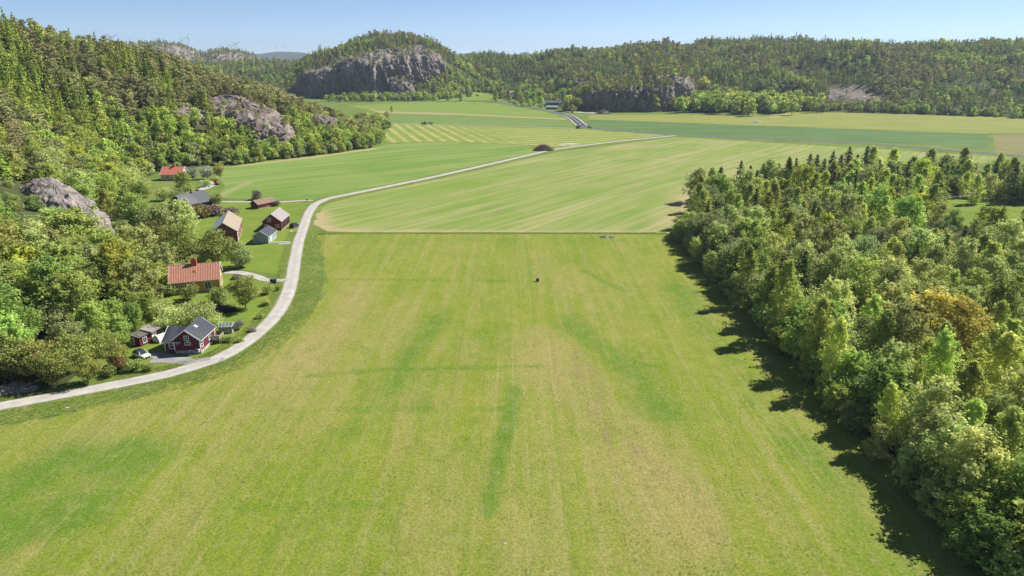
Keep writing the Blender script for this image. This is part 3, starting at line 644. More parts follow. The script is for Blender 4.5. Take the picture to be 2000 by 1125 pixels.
def broadleaf(seed, h, r, base=0.25, lobes=34, per=95, size=0.34, flat=0.78, narrow=1.0, droop=0.0, mat='L_birch', bark='bark', lobe=0.36, tr=None, fill=0.12, open_=0.0):
    g = np.random.default_rng(seed); rr = random.Random(seed)
    zc, hz = h*(1+base)/2, h*(1-base)/2; cs = []; tries = 0
    while len(cs) < lobes and tries < 4000:
        tries += 1
        d = unit(1, g)[0]; q = g.random()**0.45*(0.90)
        c = np.array([d[0]*q*r, d[1]*q*r, zc + d[2]*q*hz*0.96])
        # taper: wider below the middle, pointed above
        t = (c[2] - h*base)/(h*(1-base)); lim = r*max(0.06, (1 - max(0, t-0.35)**1.6*narrow*1.25))
        if math.hypot(c[0], c[1]) > lim: continue
        if all(np.linalg.norm((c - e)/np.array([1, 1, 0.8])) > r*lobe*0.62 for e, _ in cs):
            cs.append((c, r*lobe*(0.7 + 0.55*g.random())*(1 - 0.35*max(0, t))))
    C, D, T = [], [], []
    for c, lr in cs:
        n = int(per*(lr/(r*lobe))**2*(0.7 + 0.6*g.random())); d = unit(n, g); d[:, 2] = d[:, 2]*0.8 + 0.22
        q = (0.62 + 0.5*g.random(n)**0.7)[:, None]
        p = c + d*np.array([lr, lr, lr*flat])*q
        if droop: p[:, 2] -= droop*np.linalg.norm((p - c)[:, :2], axis=1)*g.random(n)
        # break the outline of each clump
        p += (g.normal(size=(n, 3))*lr*0.13)
        C.append(p); D.append(d*0.8 + np.array([0, 0, 0.5])); T.append(np.clip(0.55 + 0.22*g.normal(size=n) + (g.random() - 0.5)*0.35, 0, 1))
    nf = int(per*lobes*fill); d = unit(nf, g); q = g.random(nf)[:, None]**0.33*0.85
    C.append(np.stack([d[:, 0]*q[:, 0]*r, d[:, 1]*q[:, 0]*r, zc + d[:, 2]*q[:, 0]*hz], 1)); D.append(d); T.append(g.random(nf))
    C, D, T = np.concatenate(C), np.concatenate(D), np.concatenate(T)
    if open_: k = g.random(len(C)) > open_; C, D, T = C[k], D[k], T[k]
    low = C[:, 2] > 0.15
    cm = leaves('crown', C[low], D[low], size, T[low], M[mat], g)
    limbs = [(max(h*base*0.6, min(h*0.8, c[2] - np.hypot(c[0], c[1])*0.75)), c, 0.035*h*0.25 + 0.03) for c, _ in cs[:18]]
    return cm, wood_mesh('trunk', h, tr or h*0.016, limbs, M[bark], rr)
def feathery(seed, h, r, base=0.12, nb=46, tw=6, per=17, size=0.25, rise=0.75, droop=0.0, narrow=1.0, mat='L_birch', bark='bark', tr=None):
    """open crown grown branch by branch: leaf sprays sit along twigs, so sky and stems show between them"""
    g = np.random.default_rng(seed); rr = random.Random(seed); C, D, T, limbs = [], [], [], []
    sk = np.array([g.normal()*0.12*r, g.normal()*0.12*r, 0])
    for i in range(nb):
        t = ((i + g.random())/nb)**0.92; z0 = h*(base + (0.88-base)*t); az = i*2.39996 + g.normal()*0.35
        prof = (min(1.0, 0.55 + t*1.6) if t < 0.3 else 1.0)*max(0.14, 1 - max(0, t-0.3)**2.0*narrow*1.55)
        L = r*prof*g.uniform(0.62, 1.18); el = rise*(0.55 + 0.7*t) + g.normal()*0.14; tt = g.uniform(0.30, 0.70)
        d = np.array([math.cos(az)*math.cos(el), math.sin(az)*math.cos(el), math.sin(el)]); b = np.array([0, 0, z0 - 0.25*L]) + sk*t
        e = b + d*L*1.12; limbs.append((max(0.3, b[2]), e - d*L*0.15, 0.012*L + 0.02))
        for k in range(tw):
            q = 0.30 + 0.70*(k + g.random())/tw; o = b + d*L*1.1*q
            td = d*0.55 + unit(1, g)[0]*0.85 + np.array([0, 0, 0.25]); td /= np.linalg.norm(td); tl = L*(0.20 + 0.26*g.random())*(1.15 - 0.4*q) + 0.35
            n = int(per*g.uniform(0.55, 1.45)); u = g.random(n)**0.8; p = o + td*tl*u[:, None] + g.normal(size=(n, 3))*(0.13 + 0.10*tl)
            if droop: p[:, 2] -= droop*tl*u*u
            C.append(p); D.append(np.tile(td*0.35 + d*0.4 + np.array([0, 0, 0.75]), (n, 1))); T.append(np.clip(tt + 0.2*g.normal(size=n) + 0.1*(q-0.5), 0, 1))
    C, D, T = np.concatenate(C), np.concatenate(D), np.concatenate(T); low = C[:, 2] > 0.15
    cm = leaves('crown', C[low], D[low], size, T[low], M[mat], g)
    return cm, wood_mesh('trunk', h, tr or h*0.014, limbs[::2], M[bark], rr, 0.25, 0.94)
def spruce(seed, h, r, mat='L_spruce', levels=24, br=10, along=6, size=0.34):
    g = np.random.default_rng(seed); rr = random.Random(seed); C, D, S, T = [], [], [], []
    for L in range(levels):
        t = (L + g.random()*0.7)/levels; z = h*(0.05 + 0.93*t); R = r*(1 - t)**0.85*(0.78 + 0.4*g.random()) + 0.12
        for b in range(max(4, int(br*(1 - 0.45*t)))):
            a = g.random()*6.283; Rb = R*(0.65 + 0.5*g.random()); tt = g.random()*0.3 + 0.25
            for k in range(along):
                q = (k + 0.6 + 0.4*g.random())/along; w = Rb*q
                C.append((math.cos(a)*w + g.normal()*0.16*R, math.sin(a)*w + g.normal()*0.16*R, z - 0.38*w*q + 0.12*Rb*q**3 + g.normal()*0.1))
                D.append((math.cos(a)*0.5, math.sin(a)*0.5, 0.75)); S.append(size*(0.75 + 0.5*g.random())*(1.15 - 0.35*t)); T.append(tt + 0.35*q*g.random() + 0.1*g.normal())
    for k in range(10): C.append((g.normal()*0.05, g.normal()*0.05, h*(0.94 + 0.07*k/10))); D.append((0, 0, 1)); S.append(size*0.6); T.append(0.5)
    cm = leaves('crown', np.array(C), np.array(D), np.array(S), np.array(T), M[mat], g, bias=1.2, asp=0.5)
    return cm, wood_mesh('trunk', h, h*0.013, [], M['bark'], rr, 0.05, 0.97)
def pine(seed, h, r, mat='L_pine', lobes=22, per=80, size=0.30):
    g = np.random.default_rng(seed); rr = random.Random(seed); C, D, T, cs = [], [], [], []
    for i in range(lobes):
        t = 0.32 + 0.66*((i + g.random())/lobes); R = r*(1.05 - 0.75*max(0, t-0.5)*2*0.8)*(0.35 + 0.65*g.random()); a = i*2.4 + g.random()
        c = np.array([math.cos(a)*R*0.72, math.sin(a)*R*0.72, h*t]); lr = r*(0.30 + 0.22*g.random())*(1.15 - 0.4*t)
        cs.append((c, lr)); n = int(per*(0.6 + 0.7*g.random())); d = unit(n, g); q = (0.35 + 0.7*g.random(n)**0.6)[:, None]
        C.append(c + d*q*np.array([lr*1.2, lr*1.2, lr*0.42]) + g.normal(size=(n, 3))*0.08); D.append(d*0.4 + np.array([0, 0, 0.9])); T.append(np.clip(0.35 + 0.3*g.random() + 0.2*g.normal(size=n), 0, 1))
    cm = leaves('crown', np.concatenate(C), np.concatenate(D), size, np.concatenate(T), M[mat], g, bias=0.8)
    limbs = [(max(h*0.2, c[2] - 0.4), c, 0.07) for c, _ in cs]
    return cm, wood_mesh('trunk', h, h*0.017, limbs, M['bark_pine'], rr, 0.35, 0.93)
def bush(seed, h, r, mat='L_bush', lobes=16, per=100, size=0.24):
    return broadleaf(seed, h, r, base=0.03, lobes=lobes, per=per, size=size, narrow=0.55, mat=mat, lobe=0.45, tr=0.07, fill=0.2)

KIND = {
 'birch':  ('birch_tree', 'slender olive green birch', 'tree', [feathery(100+i, 16, 4.0, 0.08, 54, 6, 17, 0.25, 0.85, 0.5, 1.0, 'L_birch', 'bark_birch') for i in range(5)]),
 'alder':  ('alder_tree', 'thin-leaved greyish alder', 'tree', [feathery(120+i, 14, 5.2, 0.08, 52, 7, 17, 0.24, 0.60, 0.05, 0.85, 'L_alder', 'bark') for i in range(5)]),
 'maple':  ('maple_tree', 'dense bright green maple', 'tree', [broadleaf(140+i, 14, 4.8, 0.05, 78, 110, 0.24, 0.9, 1.05, 0.0, 'L_maple', 'bark', 0.26) for i in range(2)] + [feathery(145+i, 14, 5.4, 0.05, 62, 8, 18, 0.26, 0.55, 0.0, 0.8, 'L_maple', 'bark') for i in range(3)]),
 'oak':    ('oak_tree', 'brownish green spreading oak', 'tree', [broadleaf(150+i, 12, 5.6, 0.12, 54, 110, 0.28, 0.70, 0.55, 0.0, 'L_oak', 'bark', 0.31) for i in range(2)]),
 'lime':   ('lime_tree', 'yellow-green broad lime tree', 'tree', [feathery(160+i, 14, 5.0, 0.08, 56, 7, 18, 0.25, 0.60, 0.0, 0.8, 'L_lime', 'bark') for i in range(2)]),
 'willow': ('willow_tree', 'silvery rounded willow', 'tree', [broadleaf(180+i, 10, 4.8, 0.03, 70, 110, 0.23, 0.85, 0.6, 0.15, 'L_willow', 'bark', 0.26) for i in range(4)]),
 'gold':   ('aspen_tree', 'golden-leaved broad aspen', 'tree', [feathery(200+i, 14, 5.4, 0.10, 54, 7, 16, 0.24, 0.65, 0.05, 0.75, 'L_gold', 'bark') for i in range(2)]),
 'spruce': ('spruce_tree', 'dark green pointed spruce', 'tree', [spruce(220+i, 16, 3.9, br=12, size=0.42) for i in range(3)]),
 'pine':   ('pine_tree', 'brown-tinged layered pine', 'tree', [pine(240+i, 15, 4.2) for i in range(4)]),
 'hillspruce': ('spruce_tree', 'mossy green pointed spruce', 'tree', [spruce(260+i, 16, 3.4, 'L_forest_spruce', size=0.4) for i in range(2)]),
 'bush':   ('bush', 'low rounded green bush', 'bush', [bush(280+i, 4.5, 2.9) for i in range(4)]),
 'copper': ('bush', 'copper-brown leaved bush', 'bush', [bush(300+i, 4.2, 3.0, 'L_copper') for i in range(2)]),
 'purple': ('bush', 'dull purple-grey bush', 'bush', [bush(310+i, 3.6, 2.8, 'L_purple') for i in range(2)]),
 'blossom':('fruit_tree', 'pale blossoming fruit tree', 'tree', [broadleaf(320+i, 6, 3.1, 0.1, 26, 90, 0.22, 0.8, 0.5, 0.0, 'L_blossom', 'bark', 0.36) for i in range(2)]),
 'apple':  ('apple_tree', 'grey-green spreading apple tree', 'tree', [broadleaf(330+i, 6, 4.2, 0.08, 40, 85, 0.22, 0.7, 0.4, 0.0, 'L_alder', 'bark', 0.32, open_=0.1) for i in range(2)]),
}
PROTO_H = {'birch': 16, 'alder': 14, 'maple': 14, 'oak': 12, 'lime': 14, 'willow': 10, 'gold': 14, 'spruce': 16, 'pine': 15, 'hillspruce': 16, 'bush': 4.5, 'copper': 4.2, 'purple': 3.6, 'blossom': 6, 'apple': 6}
TREES = []                               # root, kind, region
def tree(kind, x, y, h, z=0.0, region='', wide=1.0, var=None, label=None, group=None):
    name, ph, cat, meshes = KIND[kind]; cm, tm = meshes[rnd.randrange(len(meshes)) if var is None else var % len(meshes)]
    r = empty(name, (x, y, z - 0.1), rnd.uniform(0, 6.283)); s = h/PROTO_H[kind]; r.scale = (s*wide, s*wide*rnd.uniform(0.94, 1.06), s)
    if kind in ('spruce', 'hillspruce'): r.scale.x *= 1.45; r.scale.y *= 1.45
    link('trunk', tm, r); link('crown', cm, r); r['category'] = cat
    if label: r['label'] = label
    else: TREES.append((r, kind, region))
    if group: r['group'] = group
    return r
def top_tree(kind, px, py, h, region='', wide=1.0, **kw):
    """stand a tree of height h so that its top is where the photograph shows it"""
    x, y, _ = G(px, py, h); return tree(kind, x, y, h, 0.0, region, wide, **kw)
def foot_tree(kind, px, py, h, region='', wide=1.0, z=0.0, **kw):
    x, y, _ = G(px, py, z); return tree(kind, x, y, h, z, region, wide, **kw)

# the wood beside the meadow ---------------------------------------------------
placed = []
def reg_e(x, y):
    if x < 66: return 'on the meadow edge of the wood'
    return 'in the near part of the wood' if y < 140 else ('in the middle of the wood' if y < 225 else 'in the far part of the wood')
notable = [('spruce', 1480, 330, 14), ('spruce', 1492, 318, 15), ('spruce', 1522, 318, 15), ('spruce', 1570, 318, 14), ('spruce', 1612, 308, 16), ('spruce', 1676, 300, 17), ('spruce', 1653, 318, 14), ('spruce', 1605, 330, 14), ('spruce', 1720, 310, 16), ('spruce', 1640, 335, 13), ('spruce', 1700, 330, 14), ('spruce', 1755, 330, 14), ('spruce', 1600, 402, 13), ('spruce', 1770, 345, 13),
 ('spruce', 1449, 313, 17), ('spruce', 1467, 322, 15), ('spruce', 1507, 308, 16), ('spruce', 1543, 304, 16), ('spruce', 1557, 307, 15), ('spruce', 1584, 299, 17), ('spruce', 1598, 300, 16),
 ('spruce', 1629, 294, 17), ('spruce', 1661, 285, 19), ('spruce', 1696, 283, 18), ('spruce', 1728, 402, 12), ('spruce', 1888, 438, 13), ('spruce', 1593, 390, 13), ('spruce', 1777, 430, 9), ('spruce', 1645, 300, 16), ('spruce', 1880, 310, 15),
 ('birch', 1395, 322, 15), ('birch', 1453, 354, 15), ('birch', 1503, 368, 14), ('birch', 1593, 331, 16), ('birch', 1633, 310, 17), ('birch', 1712, 280, 19), ('birch', 1748, 282, 19), ('birch', 1824, 285, 19), ('birch', 1888, 282, 18), ('birch', 1957, 292, 18), ('birch', 1990, 300, 18), ('birch', 1730, 325, 16), ('birch', 1842, 350, 15), ('birch', 1917, 336, 14), ('birch', 1790, 300, 17),
 ('maple', 1694, 372, 13), ('maple', 1633, 354, 14), ('lime', 1806, 375, 13), ('lime', 1622, 415, 12), ('lime', 1950, 402, 13), ('maple', 1867, 404, 11), ('willow', 1874, 338, 10),
 ('willow', 1388, 362, 10), ('willow', 1726, 440, 12), ('maple', 1820, 443, 12), ('alder', 1640, 482, 14), ('lime', 1525, 427, 13), ('gold', 1834, 560, 15), ('gold', 1895, 580, 14), ('lime', 1701, 506, 12),
 ('alder', 1579, 477, 14), ('alder', 1640, 542, 15), ('alder', 1455, 420, 12), ('willow', 1420, 400, 11), ('alder', 1745, 548, 13), ('alder', 1760, 665, 12), ('willow', 1905, 470, 12), ('alder', 1950, 500, 13), ('birch', 1950, 625, 16), ('birch', 1900, 690, 15), ('birch', 1985, 640, 17), ('alder', 1800, 500, 12)]
for k, px, py, h in notable:
    x, y, _ = G(px, py, h); wide = {'gold': 1.15, 'alder': 1.0}.get(k, 1.0)
    top_tree(k, px, py, h, reg_e(x, y), wide); placed.append((x, y, 6.0 if k != 'spruce' else 4.0))
def free(x, y, d):
    return all((x-a)**2 + (y-b)**2 > (min(d, e))**2 for a, b, e in placed)
for yy_, hh_ in ((144, 20), (166, 17), (125, 17.5), (117, 16.5), (97, 12.5), (152, 16)):
    tree('birch', 60.3, yy_, hh_, 0, reg_e(60.3, yy_), 0.8); placed.append((60.3, yy_, 2.6))
# shrubby front towards the meadow
y = 60.0
while y < 238:
    for row, (xa, xb, ha, hb) in enumerate(((57.5, 59.5, 5.5, 8.0), (62.5, 65.5, 8.5, 15))):
        x = rnd.uniform(xa, xb); h = rnd.uniform(ha, hb)*(0.8 if y > 225 else 1.0)
        k = rnd.choices(['maple', 'willow', 'alder', 'bush'], [5, 2.0, 3, 1.5] if y < 150 else [3.5, 2.2, 5, 1])[0]
        yy = y + rnd.uniform(-1, 1)
        if free(x, yy, 3.5):
            tree(k, x, yy, h if k != 'bush' else min(h, 6), 0, reg_e(x, yy), 1.15 if k in ('maple',) else 1.0); placed.append((x, yy, 3.6))
    y += rnd.uniform(3.6, 5.4)
for j in range(0, 44):
    for i in range(0, 50):
        x = 69 + i*6.3 + rnd.uniform(-2.2, 2.2); y = 62 + j*6.5 + rnd.uniform(-2.2, 2.2)
        if y > 332 or x > 0.80*y + 30 or x > 300: continue
        if y > 300 and x < 95 + (y-300)*1.3: continue
        if y > 245 and x < 62 + (y-245)*0.35: continue
        if inside([(166, 246), (214, 244), (224, 292), (198, 310), (172, 294)], np.array(x), np.array(y)): continue
        if not free(x, y, 5.6): continue
        if y < 140: k = rnd.choices(['birch', 'alder', 'willow', 'maple', 'lime'], [4, 4, 0.9, 2.2, 0.3])[0]; h = rnd.uniform(10, 18)
        elif y < 230: k = rnd.choices(['alder', 'birch', 'willow', 'maple', 'spruce', 'lime'], [4.5, 3.2, 1.3, 2.2, 0.9, 0.4])[0]; h = rnd.uniform(9, 17.5)
        else: k = rnd.choices(['birch', 'spruce', 'alder', 'maple', 'lime', 'willow'], [4.5, 2.6, 2, 1.2, 0.7, 0.4])[0]; h = rnd.uniform(11, 18.5)
        if k == 'willow': h *= 0.82
        if 208 < y < 250 and 0.60*y < x < 0.80*y: h *= 0.62
        tree(k, x, y, h, 0, reg_e(x, y), rnd.uniform(0.8, 1.05)); placed.append((x, y, 5.6))

# trees around the farmsteads ---------------------------------------------------
foot_tree('oak', 481, 604, 9.2, label='round brownish tree with bare trunk beside the dark brush heap', wide=0.86)
foot_tree('oak', 418, 527, 12.5, label='large dark round oak between the yellow house and the big barn', wide=1.12)
foot_tree('willow', 474, 522, 8.2, label='pale grey-green willow beside the big oak on the barn lawn', wide=0.92)
foot_tree('bush', 428, 596, 5.2, label='dark clipped bush in front of the yellow house window', wide=0.8)
foot_tree('bush', 371, 586, 4.4, label='dark bush at the yellow house corner below the yellow-green trees', wide=0.95)
foot_tree('apple', 345, 648, 6.5, label='greyish apple tree behind the red cottage wing', wide=0.95)
foot_tree('apple', 385, 640, 6.8, label='greyish apple tree behind the red cottage main roof', wide=1.0)
foot_tree('apple', 316, 622, 5.6, label='small greyish apple tree farthest from the greenhouse', wide=0.85)
foot_tree('apple', 420, 640, 4.2, label='low greyish fruit tree beside the greenhouse', wide=0.8)
foot_tree('blossom', 468, 644, 2.6, label='small white-flowering shrub beside the greenhouse', wide=0.9)
foot_tree('bush', 524, 574, 3.0, label='olive bush beside the lane below the two bins', wide=1.0)
foot_tree('bush', 543, 568, 1.7, label='tiny sapling on the verge below the two bins', wide=0.7)
foot_tree('bush', 432, 668, 1.9, label='small bush by the cottage wall below the greenhouse', wide=1.0)
foot_tree('copper', 365, 424, 5.4, label='copper bush in front of the black-roofed house gable', wide=1.2)
foot_tree('copper', 392, 424, 5.2, label='copper bush in front of the black roof middle', wide=1.25)
foot_tree('purple', 421, 420, 4.4, label='grey-green shrub between black-roofed house and big barn', wide=1.2)
foot_tree('purple', 452, 420, 3.8, label='purple-grey shrub behind the big barn ridge', wide=1.1)
foot_tree('purple', 345, 424, 3.4, label='pale lilac shrub at the black-roofed house gable', wide=0.9)
foot_tree('bush', 424, 402, 5.2, label='tall bush at the far corner of the black-roofed house', wide=0.9)
foot_tree('purple', 503, 390, 4.6, label='thin bare tree behind the low red shed', wide=0.7)
foot_tree('purple', 541, 402, 2.6, label='thin bare shrub at the end of the low red shed', wide=0.8)
foot_tree('maple', 360, 378, 11, label='fresh green maple between the two farthest houses', wide=0.95)
foot_tree('blossom', 376, 350, 6.5, label='white blossoming tree beside the bright red roof', wide=1.0)
foot_tree('blossom', 405, 350, 7.0, label='white blossoming tree beside the field corner', wide=1.0)
foot_tree('oak', 430, 350, 9, label='brownish green tree at the corner of the field', wide=0.72)
foot_tree('bush', 405, 365, 4.2, label='round dark bush by the orange digger', wide=0.9)
foot_tree('apple', 350, 398, 7.5, label='dark spreading tree behind the black-roofed house', wide=0.9)
foot_tree('apple', 320, 392, 6.5, label='spreading tree left of the black-roofed house', wide=0.9)
foot_tree('bush', 395, 520, 4.0, label='bush hidden behind the yellow house chimney side')
for i_, (px_, py_, h_, k_) in enumerate(((470, 668, 1.3, 'bush'), (492, 648, 1.1, 'purple'), (508, 622, 1.4, 'bush'), (520, 596, 1.8, 'bush'), (447, 668, 1.5, 'bush'), (405, 606, 2.2, 'bush'), (392, 600, 1.6, 'copper'), (352, 612, 2.6, 'bush'), (300, 652, 2.8, 'bush'), (325, 640, 2.2, 'bush'), (452, 560, 1.8, 'bush'), (462, 545, 1.5, 'purple'))):
    foot_tree(k_, px_, py_, h_, 'in the gardens of the two near houses', 1.2)
foot_tree('copper', 235, 722, 3.2, label='reddish bush on the bank in front of the white car', wide=1.1)
foot_tree('bush', 262, 724, 2.6, label='yellow-green bush on the bank below the white car', wide=1.15)
foot_tree('bush', 288, 724, 1.8, label='low green bush at the end of the bank below the white car', wide=1.2)
foot_tree('bush', 215, 735, 2.4, label='small bush at the foot of the dark maples by the lane', wide=1.1)
# wooded slope by the near houses
def zw(x, y): return float(max(0.0, h_west(np.array(x, float), np.array(y, float)))) 
placed_w = []
def slope_top(kind, px, py, h, dist, wide=1.0):
    """tree top seen at (px,py), standing dist metres out on the slope"""
    u = (px-1000)/FPX; v = (562.5-py)/FPX
    d = Vector((u, math.cos(PITCH) + v*math.sin(PITCH), -math.sin(PITCH) + v*math.cos(PITCH)))
    x, y = d.x*dist, d.y*dist; z = zw(x, y); hh = CAM_H + d.z*dist - z
    tree(kind, x, y, max(h*0.6, min(h*1.35, hh)), z, reg_w(x, y), wide); placed_w.append((x, y))
def reg_w(x, y):
    if y < 150: return 'beside the near end of the lane'
    if y < 215: return 'on the slope beside the yellow house'
    if y < 300: return 'on the slope behind the barns'
    return 'on the slope behind the farthest houses'
for k, px, py, h, dist, w in (('maple', 130, 408, 22, 186, 1.0), ('maple', 50, 430, 20, 180, 1.0), ('maple', 200, 440, 20, 192, 0.95), ('maple', 110, 470, 18, 168, 1.0), ('maple', 20, 500, 18, 160, 1.0), ('maple', 180, 500, 17, 172, 0.9),
        ('willow', 90, 590, 12, 152, 1.0), ('willow', 125, 620, 10, 146, 0.9), ('oak', 130, 655, 10, 136, 1.0), ('oak', 190, 640, 11, 142, 0.95), ('oak', 60, 660, 11, 132, 1.0), ('oak', 0, 650, 12, 130, 1.0), ('maple', 240, 560, 15, 168, 0.85), ('maple', 215, 585, 13, 158, 0.85), ('lime', 285, 590, 11, 166, 0.8),
        ('lime', 310, 520, 13, 186, 0.85), ('oak', 262, 460, 17, 205, 0.8), ('alder', 240, 455, 17, 208, 0.85), ('alder', 290, 500, 14, 195, 0.85), ('lime', 270, 520, 14, 188, 0.8), ('maple', 350, 440, 13, 222, 0.95), ('willow', 320, 420, 10, 240, 0.9), ('maple', 305, 430, 15, 226, 0.95), ('maple', 228, 625, 12, 150, 0.8), ('maple', 170, 590, 14, 152, 0.9), ('maple', 40, 590, 15, 146, 0.95), ('oak', 215, 665, 9, 138, 0.8), ('oak', 95, 680, 9, 130, 0.9), ('oak', 160, 690, 8, 131, 0.8), ('maple', 255, 600, 12, 158, 0.75), ('maple', -30, 560, 16, 150, 0.95), ('bush', 330, 560, 5, 182, 1.2), ('maple', 335, 470, 12, 212, 0.9)):
    slope_top(k, px, py, h, dist, w*1.18)
on_rock = lambda x, y: float(h_lump(np.array(x), np.array(y))[1]) < 1.0
for j in range(0, 60):
    for i in range(0, 36):
        y = 108 + j*6.4 + rnd.uniform(-2.2, 2.2); x = -82 - i*6.4 + rnd.uniform(-2.2, 2.2)
        d = float(np.interp(y, FY, FX)) - x
        if y > 322 or x < -0.80*y - 22 or d < (-12 if y < 160 else -9 if y < 275 else 2) or d > 95: continue
        if (x+83)**2 + (y-141)**2 < 64 or (x+80)**2 + (y-133)**2 < 60 or (x+86)**2 + (y-178)**2 < 150 or (x+101)**2 + (y-238)**2 < 290 or (x+137)**2 + (y-285)**2 < 130 or (-154 < x < -112 and 240 < y < 302) or float(lane_dist(np.array(x), np.array(y))) < 7.5: continue
        if on_rock(x, y) or not all((x-a)**2 + (y-b)**2 > 26 for a, b in placed_w): continue
        rk, rr_ = h_lump(np.array(x), np.array(y))
        if -178 < x < -118 and 188 < y < 228 and d > 6: k, h = 'bush', rnd.uniform(2.5, 4.5)
        elif d < 26 or y < 165: k = rnd.choices(['maple', 'oak', 'willow', 'alder', 'lime', 'birch'], [5, 2.5, 1.2, 2, 0.8, 1])[0]; h = rnd.uniform(11, 16.5)
        elif d < 48: k = rnd.choices(['maple', 'pine', 'alder', 'birch', 'willow', 'oak'], [2.2, 4, 1.5, 1.5, 0.6, 1.0])[0]; h = rnd.uniform(10, 14)
        else: k = rnd.choices(['pine', 'hillspruce', 'birch', 'maple'], [5, 2.5, 1, 0.6])[0]; h = rnd.uniform(10, 14)
        if k == 'willow': h *= 0.8
        tree(k, x, y, h, zw(x, y), reg_w(x, y), rnd.uniform(1.0, 1.25)); placed_w.append((x, y))

ONES = ['', 'first', 'second', 'third', 'fourth', 'fifth', 'sixth', 'seventh', 'eighth', 'ninth', 'tenth', 'eleventh', 'twelfth', 'thirteenth', 'fourteenth', 'fifteenth', 'sixteenth', 'seventeenth', 'eighteenth', 'nineteenth']
TENS = {2: 'twent', 3: 'thirt', 4: 'fort', 5: 'fift', 6: 'sixt', 7: 'sevent', 8: 'eight', 9: 'ninet'}
def ordinal(n):
    if n < 20: return ONES[n]
    if n >= 100: return 'hundred ' + (ordinal(n-100) if n > 100 else '')
    return TENS[n//10] + ('ieth' if n % 10 == 0 else 'y-' + ONES[n % 10])
def label_trees():
    by = {}
    for r, k, reg in TREES: by.setdefault((k, reg), []).append(r)
    for (k, reg), rs in by.items():
        rs.sort(key=lambda r: to_px(*r.location)[0]); g_ = KIND[k][1]
        for i, r in enumerate(rs):
            r['label'] = f'{g_} {reg}' if len(rs) == 1 else f'{g_} {reg}, {ordinal(i+1).strip()} from the left'
            r['group'] = {'e': 'trees of the wood by the meadow', 'w': 'trees of the wooded slope', 'g': 'garden shrubs'}['g' if 'garden' in reg else 'e' if 'wood' in reg and 'slope' not in reg else 'w']
label_trees()

# ------------------------------------------------------------------ closed forest on the hills (one object a hill)
src = bpy.data.collections.new('forest_sources')
def source(name, me):
    o = bpy.data.objects.new(name, me); src.objects.link(o); return o
def joined(cm, tm, name):
    """crown and trunk in one mesh for the mass of far trees"""
    bm = bmesh.new(); bm.from_mesh(cm); nf = len(bm.faces); bm.from_mesh(tm)
    bm.faces.ensure_lookup_table()
    for f in bm.faces[nf:]: f.material_index = 1
    me = bpy.data.meshes.new(name); bm.to_mesh(me); bm.free(); me.materials.append(cm.materials[0]); me.materials.append(tm.materials[0]); return me
FS = []
def fam(prefix, items):
    ids = []
    for it in items:
        n = f'{len(FS):02d}_{prefix}'; FS.append(source(n, joined(*it, n))); ids.append(len(FS)-1)
    return ids
K = {}
K['m_spruce'] = fam('spruce', [spruce(400+i, 15, 2.9, 'L_forest_spruce', 17, 8, 4, 0.55) for i in range(3)])
K['m_pine'] = fam('pine', [pine(410+i, 13, 3.8, 'L_pine', 16, 42, 0.42) for i in range(3)])
K['m_dec'] = fam('broadleaf', [broadleaf(420+i, 12, 3.9, 0.08, 26, 44, 0.50, 0.8, 0.8, 0.1, 'L_forest_dec', 'bark', 0.36) for i in range(3)])
K['m_wil'] = fam('willow', [broadleaf(430+i, 9, 4.0, 0.05, 24, 44, 0.50, 0.8, 0.6, 0.1, 'L_willow', 'bark', 0.36) for i in range(2)])
K['f_spruce'] = fam('farspruce', [spruce(440+i, 15, 3.0, 'L_forest_con', 11, 7, 3, 0.9) for i in range(3)])
K['f_pine'] = fam('farpine', [pine(450+i, 13, 3.9, 'L_forest_pine', 11, 18, 0.8) for i in range(3)])
K['f_dec'] = fam('farbroadleaf', [broadleaf(460+i, 12, 4.2, 0.05, 15, 20, 0.95, 0.8, 0.8, 0.1, 'L_forest_dec', 'bark', 0.42) for i in range(3)])
K['f_lime'] = fam('farlime', [broadleaf(470+i, 12, 4.4, 0.05, 15, 20, 0.95, 0.8, 0.6, 0.1, 'L_lime', 'bark', 0.42) for i in range(2)])
K['bush'] = fam('scrub', [bush(480+i, 3.5, 2.8, 'L_bush', 9, 22, 0.55) for i in range(2)])
def gn_scatter(coll):
    ng = bpy.data.node_groups.new('scatter', 'GeometryNodeTree')
    ng.interface.new_socket('Geometry', in_out='INPUT', socket_type='NodeSocketGeometry'); ng.interface.new_socket('Geometry', in_out='OUTPUT', socket_type='NodeSocketGeometry')
    gi, go = ng.nodes.new('NodeGroupInput'), ng.nodes.new('NodeGroupOutput')
    ci = ng.nodes.new('GeometryNodeCollectionInfo'); ci.inputs['Collection'].default_value = coll; ci.inputs['Separate Children'].default_value = True; ci.inputs['Reset Children'].default_value = True
    ip = ng.nodes.new('GeometryNodeInstanceOnPoints'); ip.inputs['Pick Instance'].default_value = True
    def na(n, t):
        q = ng.nodes.new('GeometryNodeInputNamedAttribute'); q.data_type = t; q.inputs['Name'].default_value = n; return q.outputs['Attribute']
    cx = ng.nodes.new('ShaderNodeCombineXYZ'); er = ng.nodes.new('FunctionNodeEulerToRotation'); ng.links.new(na('rz', 'FLOAT'), cx.inputs[2]); ng.links.new(cx.outputs[0], er.inputs[0])
    for a, b in ((gi.outputs[0], ip.inputs['Points']), (ci.outputs[0], ip.inputs['Instance']), (na('idx', 'INT'), ip.inputs['Instance Index']), (er.outputs[0], ip.inputs['Rotation']), (na('scl', 'FLOAT'), ip.inputs['Scale']), (ip.outputs[0], go.inputs[0])): ng.links.new(a, b)
    return ng
NG = gn_scatter(src)
